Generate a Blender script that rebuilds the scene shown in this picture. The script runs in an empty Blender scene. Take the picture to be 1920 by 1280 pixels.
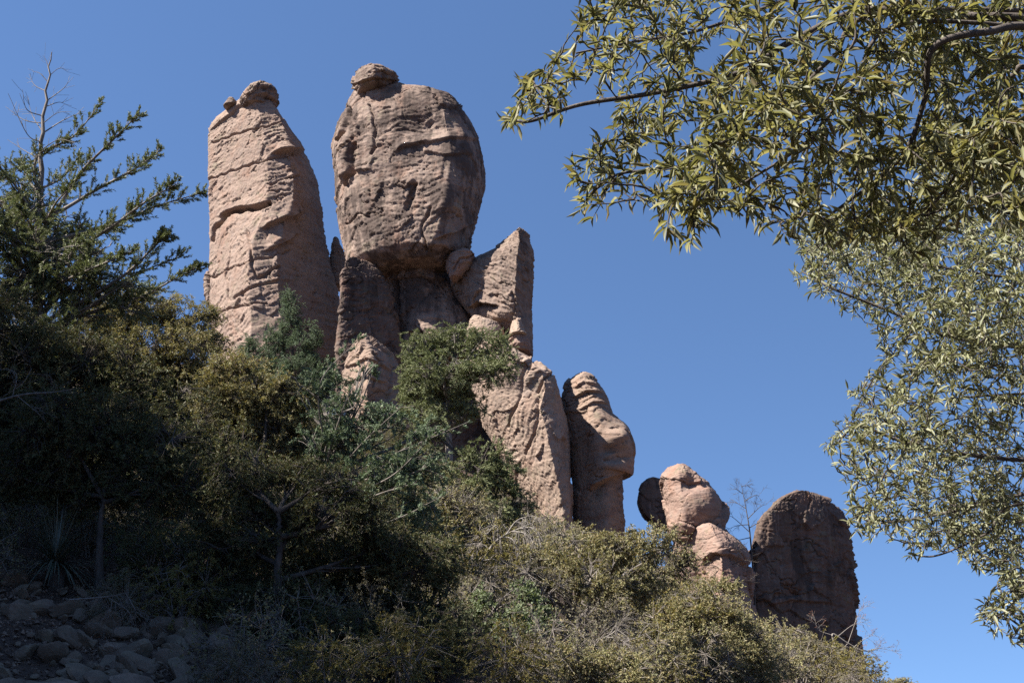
import bpy, math, random
import numpy as np
from mathutils import Vector

# ------------------------------------------------------------------ camera, sky, sun, exposure
SC = bpy.context.scene
COL = SC.collection
PITCH = math.radians(18.0)
HFOV = math.radians(50.0)
FPX = 960.0 / math.tan(HFOV / 2)          # focal length in pixels of the 1920 px wide photograph
EYE = np.array([0.0, 0.0, 1.6])
cam = bpy.data.cameras.new("camera")
cam.sensor_width = 36.0
cam.lens = 18.0 / math.tan(HFOV / 2)
cam.clip_start, cam.clip_end = 0.05, 6000.0
camo = bpy.data.objects.new("camera", cam)
camo.location = EYE
camo.rotation_euler = (math.pi / 2 + PITCH, 0, 0)
COL.objects.link(camo)
SC.camera = camo

SUN = Vector((-0.62, -0.26, 0.74)).normalized()
world = bpy.data.worlds.new("World")
SC.world = world
world.use_nodes = True
wn = world.node_tree
sky = wn.nodes.new("ShaderNodeTexSky")
sky.sky_type = 'NISHITA'
sky.sun_disc = False
sky.sun_elevation = math.asin(SUN.z)
sky.sun_rotation = math.atan2(SUN.x, SUN.y)
sky.altitude = 1800
sky.air_density = 1.25
sky.dust_density = 0.0
sky.ozone_density = 6.6
# the canyon's own horizon stands high: sample the sky a little above the true horizon, so the pale band stays low
tcw = wn.nodes.new("ShaderNodeTexCoord")
lift = wn.nodes.new("ShaderNodeVectorMath")
lift.operation = 'ADD'
lift.inputs[1].default_value = (0, 0, 0.27)
wn.links.new(tcw.outputs['Generated'], lift.inputs[0])
wn.links.new(lift.outputs[0], sky.inputs['Vector'])
wn.links.new(sky.outputs[0], wn.nodes['Background'].inputs[0])
wn.nodes['Background'].inputs[1].default_value = 0.068
sl = bpy.data.lights.new("sun", 'SUN')
sl.energy = 5.0
sl.angle = math.radians(0.5)
sl.color = (1.0, 0.96, 0.90)
so = bpy.data.objects.new("sun", sl)
so.rotation_euler = SUN.to_track_quat('Z', 'Y').to_euler()
so.location = (-40, -20, 60)
COL.objects.link(so)
vs = SC.view_settings
vs.view_transform = 'Standard'
vs.look = 'None'
vs.gamma = 1.0
vs.exposure = 1.6
SC.cycles.max_bounces = 6
SC.cycles.transparent_max_bounces = 4
SC.cycles.use_denoising = False

# ------------------------------------------------------------------ pixel <-> world helpers
CT, ST = math.cos(PITCH), math.sin(PITCH)


def at(px, py, Y):
    """Point on the plane y = Y seen at photograph pixel (px, py)."""
    u = (np.asarray(px, float) - 960) / FPX
    v = (640 - np.asarray(py, float)) / FPX
    t = np.asarray(Y, float) / (CT - v * ST)
    return np.stack(np.broadcast_arrays(u * t, np.asarray(Y, float), EYE[2] + t * (ST + v * CT)), -1)


def to_px(P):
    d = P - EYE
    fw = d[..., 1] * CT + d[..., 2] * ST
    up = -d[..., 1] * ST + d[..., 2] * CT
    return 960 + FPX * d[..., 0] / fw, 640 - FPX * up / fw


# ------------------------------------------------------------------ noise
_r = np.random.RandomState(7)
_perm = np.tile(_r.permutation(256), 2)
_g = _r.normal(size=(256, 3))
_g /= np.linalg.norm(_g, axis=1)[:, None]
_rv = _r.rand(256, 4)


def perlin(p):
    p = np.asarray(p, float)
    i = np.floor(p).astype(np.int64)
    f = p - i
    i &= 255
    w = f * f * f * (f * (f * 6 - 15) + 10)
    out = 0
    for dx in (0, 1):
        for dy in (0, 1):
            for dz in (0, 1):
                h = _perm[_perm[_perm[(i[..., 0] + dx) & 255] + ((i[..., 1] + dy) & 255)] + ((i[..., 2] + dz) & 255)]
                g = _g[h]
                dot = g[..., 0] * (f[..., 0] - dx) + g[..., 1] * (f[..., 1] - dy) + g[..., 2] * (f[..., 2] - dz)
                wx = w[..., 0] if dx else 1 - w[..., 0]
                wy = w[..., 1] if dy else 1 - w[..., 1]
                wz = w[..., 2] if dz else 1 - w[..., 2]
                out = out + wx * wy * wz * dot
    return out * 1.5


def fbm(p, octv=4, gain=0.5, lac=2.07):
    a, s, o = 1.0, 0.0, 0.0
    for k in range(octv):
        o = o + a * perlin(p * lac ** k + k * 17.3)
        s += a
        a *= gain
    return o / s


def worley(p):
    """F1, F2 distance and a random value of the nearest cell."""
    i = np.floor(p).astype(np.int64)
    f1 = np.full(p.shape[0], 9.0)
    f2 = np.full(p.shape[0], 9.0)
    cid = np.zeros(p.shape[0], np.int64)
    off = np.zeros(p.shape)
    for dx in (-1, 0, 1):
        for dy in (-1, 0, 1):
            for dz in (-1, 0, 1):
                c = i + np.array([dx, dy, dz])
                h = _perm[_perm[_perm[c[:, 0] & 255] + (c[:, 1] & 255)] + (c[:, 2] & 255)]
                q = c + _rv[h][:, :3]
                d = np.linalg.norm(p - q, axis=1)
                nearer = d < f1
                f2 = np.where(nearer, f1, np.minimum(f2, d))
                cid = np.where(nearer, h, cid)
                off = np.where(nearer[:, None], p - q, off)
                f1 = np.where(nearer, d, f1)
    return f1, f2, cid, off


def sstep(a, b, x):
    t = np.clip((x - a) / (b - a), 0, 1)
    return t * t * (3 - 2 * t)


def unit(v):
    return v / np.maximum(np.linalg.norm(v, axis=-1, keepdims=True), 1e-9)


# ------------------------------------------------------------------ mesh building
class MB:
    """Collects vertices and faces (any mix of triangles and quads) of ONE mesh object."""

    def __init__(self):
        self.v, self.f, self.n = [], [], 0

    def add(self, V, F):
        V = np.asarray(V, float).reshape(-1, 3)
        self.v.append(V)
        self.f.append(np.asarray(F, np.int64) + self.n)
        self.n += len(V)

    def build(self, name, mat, parent=None, loc=(0, 0, 0), smooth=True):
        V = np.concatenate(self.v) - np.asarray(loc, float)
        me = bpy.data.meshes.new(name)
        me.vertices.add(len(V))
        me.vertices.foreach_set("co", V.astype(np.float32).ravel())
        loops = np.concatenate([f.ravel() for f in self.f])
        tot = np.concatenate([np.full(len(f), f.shape[1]) for f in self.f])
        start = np.concatenate([[0], np.cumsum(tot)[:-1]])
        me.loops.add(len(loops))
        me.loops.foreach_set("vertex_index", loops.astype(np.int32))
        me.polygons.add(len(tot))
        me.polygons.foreach_set("loop_start", start.astype(np.int32))
        me.polygons.foreach_set("use_smooth", np.full(len(tot), smooth))
        me.update(calc_edges=True)
        me.materials.append(mat)
        o = bpy.data.objects.new(name, me)
        COL.objects.link(o)
        if parent is None:
            o.location = loc
        else:
            o.parent = parent
        return o


def tag(o, label=None, cat=None, group=None, kind=None):
    if kind is None and cat:
        kind = 'thing'
    for k, v in (("label", label), ("category", cat), ("group", group), ("kind", kind)):
        if v:
            o[k] = v
    return o


def empty(name, loc, label, cat, group=None):
    o = bpy.data.objects.new(name, None)
    o.location = [float(c) for c in loc]
    COL.objects.link(o)
    return tag(o, label, cat, group)


def tubes(mb, P, R, sides=4):
    """P (n, k, 3) polylines with radii R (n, k)."""
    P = np.asarray(P, float)
    if P.ndim == 2:
        P = P[None]
    n, k, _ = P.shape
    R = np.broadcast_to(np.asarray(R, float), (n, k))
    T = unit(np.gradient(P, axis=1))
    ax = unit(P[:, -1] - P[:, 0])
    ref = np.where(np.abs(ax[:, 2:3]) > 0.9, np.array([[1.0, 0, 0]]), np.array([[0, 0, 1.0]]))
    ref = np.repeat(ref[:, None], k, 1)
    A = unit(np.cross(T, ref))
    B = np.cross(T, A)
    an = np.linspace(0, 2 * math.pi, sides, endpoint=False)
    V = P[:, :, None] + R[:, :, None, None] * (A[:, :, None] * np.cos(an)[:, None] + B[:, :, None] * np.sin(an)[:, None])
    idx = np.arange(n * k * sides).reshape(n, k, sides)
    a = idx[:, :-1]
    b = idx[:, 1:]
    F = np.stack([a, np.roll(a, -1, 2), np.roll(b, -1, 2), b], -1).reshape(-1, 4)
    mb.add(V, F)


def bez(a, c, b, k):
    t = np.linspace(0, 1, k)[None, :, None]
    return (1 - t) ** 2 * a[:, None] + 2 * t * (1 - t) * c[:, None] + t * t * b[:, None]


def spline(pts, m=8):
    """Catmull-Rom through pts, m samples a span."""
    p = np.asarray(pts, float)
    if len(p) == 2:
        return p[0] + (p[1] - p[0]) * np.linspace(0, 1, m)[:, None]
    q = np.vstack([2 * p[0] - p[1], p, 2 * p[-1] - p[-2]])
    out = []
    for i in range(1, len(q) - 2):
        t = np.linspace(0, 1, m, endpoint=False)[:, None]
        out.append(0.5 * (2 * q[i] + (q[i + 1] - q[i - 1]) * t + (2 * q[i - 1] - 5 * q[i] + 4 * q[i + 1] - q[i + 2]) * t ** 2
                          + (-q[i - 1] + 3 * q[i] - 3 * q[i + 1] + q[i + 2]) * t ** 3))
    out.append(p[-1:])
    return np.vstack(out)


# ------------------------------------------------------------------ materials
def nt(name):
    m = bpy.data.materials.new(name)
    m.use_nodes = True
    t = m.node_tree
    return m, t, t.nodes['Principled BSDF'], t.nodes['Material Output']


def noise(t, scale, detail=4, rough=0.55, vec=None, dist=0.0):
    n = t.nodes.new('ShaderNodeTexNoise')
    n.inputs['Scale'].default_value = scale
    n.inputs['Detail'].default_value = detail
    n.inputs['Roughness'].default_value = rough
    n.inputs['Distortion'].default_value = dist
    if vec:
        t.links.new(vec, n.inputs['Vector'])
    return n.outputs['Fac']


def ramp(t, fac, stops):
    r = t.nodes.new('ShaderNodeValToRGB')
    e = r.color_ramp.elements
    while len(e) < len(stops):
        e.new(0.5)
    for k, (p, c) in enumerate(stops):
        e[k].position = p
        e[k].color = (c, c, c, 1) if isinstance(c, (int, float)) else (*c, 1)
    t.links.new(fac, r.inputs[0])
    return r.outputs[0]


def mix(t, fac, a, b, mode='MIX'):
    m = t.nodes.new('ShaderNodeMix')
    m.data_type = 'RGBA'
    m.blend_type = mode
    for s, v in ((m.inputs[0], fac), (m.inputs[6], a), (m.inputs[7], b)):
        if isinstance(v, (int, float)):
            s.default_value = v
        elif isinstance(v, tuple):
            s.default_value = (*v, 1)
        else:
            t.links.new(v, s)
    return m.outputs[2]


def math_(t, op, a, b):
    m = t.nodes.new('ShaderNodeMath')
    m.operation = op
    for s, v in zip(m.inputs, (a, b)):
        if isinstance(v, (int, float)):
            s.default_value = v
        else:
            t.links.new(v, s)
    return m.outputs[0]


def mapping(t, sc=(1, 1, 1), rot=(0, 0, 0), loc=(0, 0, 0)):
    tc = t.nodes.new('ShaderNodeTexCoord')
    m = t.nodes.new('ShaderNodeMapping')
    m.inputs['Scale'].default_value = sc
    m.inputs['Rotation'].default_value = rot
    m.inputs['Location'].default_value = loc
    t.links.new(tc.outputs['Object'], m.inputs['Vector'])
    return m.outputs[0]


def rock_mat(name, light=(0.40, 0.262, 0.196), mid=(0.30, 0.19, 0.145), dark=(0.115, 0.076, 0.062), varnish=0.5, orange=0.3, tilt=0.25, seed=0.0, bump=1.0):
    """Pinkish rhyolite with brown-grey desert varnish, rusty stains and a coarse grain."""
    light, mid, dark = (tuple(0.72 * g * (c * 0.83 + 0.17 * (q[0] + q[1] + q[2]) / 3) for c, g in zip(q, (1.0, 1.03, 1.0))) for q in (light, mid, dark))
    m, t, b, o = nt(name)
    v = mapping(t, loc=(seed, seed * 1.7, seed * 0.6))
    vb = mapping(t, sc=(0.35, 0.35, 2.2), rot=(0, tilt, 0), loc=(seed, 0, 0))
    vs_ = mapping(t, sc=(1.6, 1.6, 0.16), loc=(0, seed, 0))
    big = noise(t, 0.33, 6, 0.6, v, 0.4)
    band = noise(t, 1.0, 6, 0.65, vb)
    streak = noise(t, 1.0, 5, 0.6, vs_)
    col = mix(t, ramp(t, band, [(0.36, 0.0), (0.62, 1.0)]), mid, light)
    col = mix(t, math_(t, 'MULTIPLY', ramp(t, noise(t, 0.55, 5, 0.6, v), [(0.52, 0.0), (0.7, 1.0)]), orange), col, (0.19, 0.08, 0.042))
    col = mix(t, ramp(t, noise(t, 0.9, 7, 0.7, v, 1.2), [(0.5, 0.0), (0.66, 0.55)]), col, (0.155, 0.125, 0.108))
    col = mix(t, ramp(t, noise(t, 1.7, 6, 0.7, vs_), [(0.54, 0.0), (0.7, 0.5)]), col, (0.31, 0.225, 0.18))
    col = mix(t, ramp(t, noise(t, 0.75, 6, 0.72, mapping(t, loc=(seed * 2.3, 31, seed)), 0.8), [(0.55, 0.0), (0.68, 0.5)]), col, (0.135, 0.128, 0.082))
    vf = math_(t, 'ADD', math_(t, 'MULTIPLY', big, 0.62), math_(t, 'MULTIPLY', streak, 0.38))
    lo = 0.72 - 0.34 * varnish
    col = mix(t, math_(t, 'MULTIPLY', ramp(t, vf, [(lo, 0.0), (lo + 0.09, 1.0)]), 0.85), col, dark)
    speck = noise(t, 9.0, 5, 0.75, v)
    col = mix(t, ramp(t, speck, [(0.33, 0.42), (0.5, 0.0)]), col, (0.08, 0.056, 0.047))
    col = mix(t, ramp(t, noise(t, 4.0, 6, 0.8, v), [(0.58, 0.0), (0.72, 0.35)]), col, (0.29, 0.22, 0.18))
    t.links.new(col, b.inputs['Base Color'])
    b.inputs['Roughness'].default_value = 0.92
    b.inputs['Specular IOR Level'].default_value = 0.15
    h = math_(t, 'ADD', math_(t, 'MULTIPLY', noise(t, 3.2, 8, 0.68, v), 0.6), math_(t, 'MULTIPLY', noise(t, 2.2, 7, 0.7, vb), 0.5))
    bp = t.nodes.new('ShaderNodeBump')
    bp.inputs['Strength'].default_value = 0.75
    bp.inputs['Distance'].default_value = 0.085 * bump
    t.links.new(h, bp.inputs['Height'])
    t.links.new(bp.outputs[0], b.inputs['Normal'])
    return m


def leaf_mat(name, cols, trans=0.3, tcol=None, rough=0.5, spec=0.3):
    m, t, b, o = nt(name)
    g = t.nodes.new('ShaderNodeNewGeometry')
    n = len(cols)
    c = ramp(t, g.outputs['Random Per Island'], [(i / max(1, n - 1), cc) for i, cc in enumerate(cols)])
    t.links.new(c, b.inputs['Base Color'])
    b.inputs['Roughness'].default_value = rough
    b.inputs['Specular IOR Level'].default_value = spec
    tr = t.nodes.new('ShaderNodeBsdfTranslucent')
    t.links.new(mix(t, 1.0, c, tcol or (1.0, 1.0, 0.6), 'MULTIPLY'), tr.inputs['Color'])
    ms = t.nodes.new('ShaderNodeMixShader')
    ms.inputs[0].default_value = trans
    t.links.new(b.outputs[0], ms.inputs[1])
    t.links.new(tr.outputs[0], ms.inputs[2])
    t.links.new(ms.outputs[0], o.inputs['Surface'])
    return m


def bark_mat(name, a, c, scale=14):
    m, t, b, o = nt(name)
    v = mapping(t, sc=(1, 1, 0.35))
    f = noise(t, scale, 6, 0.7, v)
    t.links.new(ramp(t, f, [(0.35, a), (0.68, c)]), b.inputs['Base Color'])
    b.inputs['Roughness'].default_value = 0.85
    b.inputs['Specular IOR Level'].default_value = 0.2
    bp = t.nodes.new('ShaderNodeBump')
    bp.inputs['Strength'].default_value = 0.8
    bp.inputs['Distance'].default_value = 0.02
    t.links.new(f, bp.inputs['Height'])
    t.links.new(bp.outputs[0], b.inputs['Normal'])
    return m


M = dict(
    tower=rock_mat('pink_rhyolite', varnish=0.30, orange=0.35, tilt=0.32, seed=1.0),
    head=rock_mat('varnished_rhyolite', light=(0.40, 0.265, 0.20), mid=(0.25, 0.16, 0.125), dark=(0.085, 0.056, 0.046), varnish=0.78, orange=0.45, tilt=0.15, seed=4.3),
    fin=rock_mat('brown_rhyolite', light=(0.33, 0.22, 0.165), mid=(0.23, 0.148, 0.115), varnish=0.6, orange=0.25, tilt=-0.6, seed=7.7),
    buttress=rock_mat('pale_rhyolite', light=(0.45, 0.305, 0.225), mid=(0.37, 0.24, 0.18), varnish=0.2, orange=0.25, tilt=0.7, seed=11.0),
    column=rock_mat('banded_rhyolite', light=(0.38, 0.245, 0.175), mid=(0.27, 0.165, 0.12), varnish=0.4, orange=0.4, tilt=0.2, seed=15.0),
    dome=rock_mat('shade_toned_rhyolite', light=(0.18, 0.108, 0.08), mid=(0.115, 0.071, 0.055), dark=(0.058, 0.041, 0.034), varnish=0.6, orange=0.35, tilt=0.05, seed=21.0),  # shade put into the colour: rhyolite darkened for the rocks standing in shadow
    rosy=rock_mat('rosy_rhyolite', light=(0.40, 0.245, 0.185), mid=(0.29, 0.165, 0.125), varnish=0.4, orange=0.5, tilt=0.1, seed=27.0),
    stone=rock_mat('grey_stone', light=(0.40, 0.265, 0.19), mid=(0.23, 0.15, 0.11), dark=(0.10, 0.068, 0.05), varnish=0.6, orange=0.15, seed=3.0, bump=0.12),
    bark_dark=bark_mat('dark_bark', (0.045, 0.036, 0.030), (0.12, 0.10, 0.085)),
    bark_grey=bark_mat('grey_bark', (0.10, 0.085, 0.072), (0.25, 0.215, 0.185)),
    bark_pale=bark_mat('weathered_wood', (0.13, 0.112, 0.097), (0.28, 0.25, 0.22)),
    oak=leaf_mat('olive_oak_leaf', [(0.201, 0.196, 0.083), (0.25, 0.242, 0.115), (0.122, 0.124, 0.057), (0.305, 0.291, 0.172), (0.183, 0.146, 0.076), (0.213, 0.217, 0.115), (0.366, 0.353, 0.241), (0.085, 0.093, 0.046)], 0.42, (1.0, 0.95, 0.5), 0.5, 0.22),
    silver=leaf_mat('silvery_oak_leaf', [(0.259, 0.259, 0.151), (0.203, 0.211, 0.109), (0.325, 0.317, 0.208), (0.162, 0.169, 0.088), (0.291, 0.27, 0.175)], 0.3, (1.0, 0.98, 0.6), 0.5, 0.25),
    scrub=leaf_mat('scrub_oak_leaf', [(0.183, 0.177, 0.082), (0.256, 0.234, 0.106), (0.142, 0.143, 0.074), (0.32, 0.265, 0.139), (0.234, 0.182, 0.101)], 0.28, (1.0, 0.95, 0.5), 0.55, 0.22),
    shade=leaf_mat('shade_darkened_oak_leaf', [(0.084, 0.095, 0.04), (0.117, 0.122, 0.052), (0.066, 0.076, 0.037), (0.142, 0.125, 0.057), (0.118, 0.091, 0.048)], 0.25, (1.0, 0.95, 0.5), 0.55, 0.22),  # oak leaf tone darkened to deepen the shade at the lower left
    cypress=leaf_mat('cypress_spray', [(0.12, 0.158, 0.092), (0.157, 0.199, 0.116), (0.096, 0.13, 0.075), (0.185, 0.212, 0.124)], 0.15, (0.9, 1.0, 0.6), 0.6, 0.2),
    juniper=leaf_mat('juniper_spray', [(0.157, 0.173, 0.082), (0.205, 0.218, 0.101), (0.121, 0.142, 0.071), (0.24, 0.226, 0.108)], 0.15, (0.9, 1.0, 0.6), 0.6, 0.2),
    ashy=leaf_mat('ashy_scrub_leaf', [(0.15, 0.135, 0.085), (0.20, 0.18, 0.12), (0.115, 0.105, 0.065), (0.18, 0.145, 0.095)], 0.25, (1.0, 0.95, 0.6), 0.55, 0.2),
    golden=leaf_mat('golden_scrub_leaf', [(0.19, 0.165, 0.05), (0.15, 0.14, 0.042), (0.23, 0.19, 0.07), (0.17, 0.12, 0.045)], 0.28, (1.0, 0.95, 0.5), 0.55, 0.2),
    manz=leaf_mat('manzanita_leaf', [(0.14, 0.165, 0.085), (0.18, 0.2, 0.11), (0.105, 0.13, 0.065)], 0.3, (0.9, 1.0, 0.5), 0.55, 0.3),
    rust=leaf_mat('dry_rust_needles', [(0.22, 0.10, 0.07), (0.30, 0.15, 0.10), (0.16, 0.08, 0.06)], 0.2, (1.0, 0.9, 0.8), 0.7, 0.1),
    sotol=leaf_mat('sotol_blade', [(0.075, 0.095, 0.065), (0.10, 0.115, 0.085), (0.17, 0.155, 0.11)], 0.1, (0.9, 1.0, 0.6), 0.4, 0.4),
    litter=leaf_mat('dry_leaf_litter', [(0.16, 0.10, 0.065), (0.24, 0.155, 0.10), (0.11, 0.075, 0.055), (0.30, 0.22, 0.16)], 0.1, (1, .9, .8), 0.7, 0.1),
)


def soil():
    m, t, b, o = nt('stony_soil')
    v = mapping(t)
    c = ramp(t, noise(t, 0.6, 8, 0.7, v), [(0.3, (0.06, 0.044, 0.034)), (0.5, (0.11, 0.075, 0.058)), (0.7, (0.17, 0.12, 0.095))])
    c = mix(t, ramp(t, noise(t, 6.0, 6, 0.75, v), [(0.42, 0.55), (0.56, 0.0)]), c, (0.06, 0.045, 0.036))
    t.links.new(c, b.inputs['Base Color'])
    b.inputs['Roughness'].default_value = 0.95
    b.inputs['Specular IOR Level'].default_value = 0.1
    bp = t.nodes.new('ShaderNodeBump')
    bp.inputs['Distance'].default_value = 0.12
    t.links.new(noise(t, 4.0, 8, 0.72, v), bp.inputs['Height'])
    t.links.new(bp.outputs[0], b.inputs['Normal'])
    return m


M['soil'] = soil()

# ------------------------------------------------------------------ terrain: canyon floor, slope to the towers, unseen rise added on the left for shade
_HX = np.array([-400, -120, -60, -45, -26, -10, 0, 6, 12, 20, 29, 40, 60, 120, 400.0])
_HZ = np.array([40, 38, 35, 32, 28.5, 22, 18, 13.5, 9.5, 6.0, 2.6, -4, -12, -20, -20.0])


def ground(x, y):
    x = np.asarray(x, float)
    y = np.asarray(y, float)
    yy = np.maximum(y, 12.0)
    H = np.interp(x * 90 / yy, _HX, _HZ)
    g = np.clip((y - 9) / 81, 0, 1) - 0.55 * sstep(104, 320, y)
    h = H * np.maximum(g, 0) * (1 - sstep(320, 900, y))
    q = np.stack([x * 0.02, y * 0.22, 0 * x + 3.0], -1)
    shade_wall = sstep(-14.5, -25, x) * (1 - sstep(27, 42, y)) * (1 - sstep(-60, -200, x) * 0.6) * sstep(-140, -30, y)  # out-of-view rise, shaped to throw shade over the lower left slope
    h = h * (1 - shade_wall) + shade_wall * (28.0 - 4.5 * sstep(8, 20, y) + 1.6 * perlin(q) + 2.2 * perlin(q * 3.1 + 4) + 1.6 * perlin(q * 7.7 + 9))
    p = np.stack([x, y, 0 * x], -1)
    rough = sstep(6, 14, y) + 0.15
    h = h + rough * (0.45 * fbm(p * 0.16, 4) + 0.14 * fbm(p * 0.9 + 5, 3)) * (1 - sstep(600, 1500, np.hypot(x, y)))
    return h


def make_ground():
    def axis(n, a, far):
        s = np.linspace(-1, 1, n)
        return np.sign(s) * (a * np.abs(s) + (far - a) * np.abs(s) ** 6)
    X, Y = np.meshgrid(axis(420, 75, 3000), axis(420, 110, 3000) + 20)
    V = np.stack([X, Y, ground(X, Y)], -1)
    i = np.arange(X.size).reshape(X.shape)
    mb = MB()
    mb.add(V, np.stack([i[:-1, :-1], i[:-1, 1:], i[1:, 1:], i[1:, :-1]], -1).reshape(-1, 4))
    tag(mb.build('ground', M['soil']), 'stony brown soil of the canyon slope below the rock towers', kind='structure')


make_ground()


def depth_at(px, py):
    """Depth at which the sight line of a pixel meets the ground."""
    Ds = np.linspace(9, 110, 1200)
    P = at(np.full(1200, px), np.full(1200, py), Ds)
    hit = P[:, 2] < ground(P[:, 0], P[:, 1])
    return float(Ds[np.argmax(hit)]) if hit.any() else 60.0


def x_of(px, Y, z):
    return (px - 960) / FPX * (Y * CT + (z - EYE[2]) * ST)


def foot(px, Y):
    """Ground point at depth Y under pixel column px."""
    z = 5.0
    for _ in range(6):
        x = x_of(px, Y, z)
        z = float(ground(np.array([x]), np.array([Y]))[0])
    return np.array([x, Y, z])


# ------------------------------------------------------------------ rocks
def poly_dist(px, py, pts):
    """Distance in pixels to a polyline."""
    d = np.full(px.shape, 1e9)
    p = np.asarray(pts, float)
    for (x0, y0), (x1, y1) in zip(p[:-1], p[1:]):
        dx, dy = x1 - x0, y1 - y0
        t = np.clip(((px - x0) * dx + (py - y0) * dy) / (dx * dx + dy * dy + 1e-9), 0, 1)
        d = np.minimum(d, np.hypot(px - x0 - t * dx, py - y0 - t * dy))
    return d


SEC_RIDGE = [(-1, 0.45), (-0.9, 0.1), ('r', -1.0), (0.95, 0.25), (1, 0.55), (0.55, 0.95), (-0.7, 0.9)]
SEC_ROUND = [(-1, 0.1), (-0.8, -0.62), (-0.2, -0.98), (0.4, -0.95), (0.85, -0.55), (1, 0.1), (0.6, 0.85), (-0.6, 0.85)]
SEC_AWAY = [(-1, -0.65), (-0.85, -1.0), (0.0, -0.55), (0.85, 0.05), (1, 0.35), (0.5, 0.85), (-0.6, 0.75)]
SEC_LEFT = [(-1, 0.4), (-0.85, 0.05), (-0.3, -0.55), ('r', -1.0), (0.95, 0.0), (1, 0.35), (0.5, 0.9), (-0.6, 0.9)]

SEC_CHUNK = [(-1, 0.1), (-0.62, -0.7), (0.25, -1.0), (0.86, -0.5), (1, 0.25), (0.3, 0.9), (-0.6, 0.75)]
SEC_FIN = [(-1, 0.4), (-0.9, 0.1), ('r', -1.0), (0.85, -0.5), (1, -0.15), (0.7, 0.9), (-0.6, 0.9)]


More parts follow.
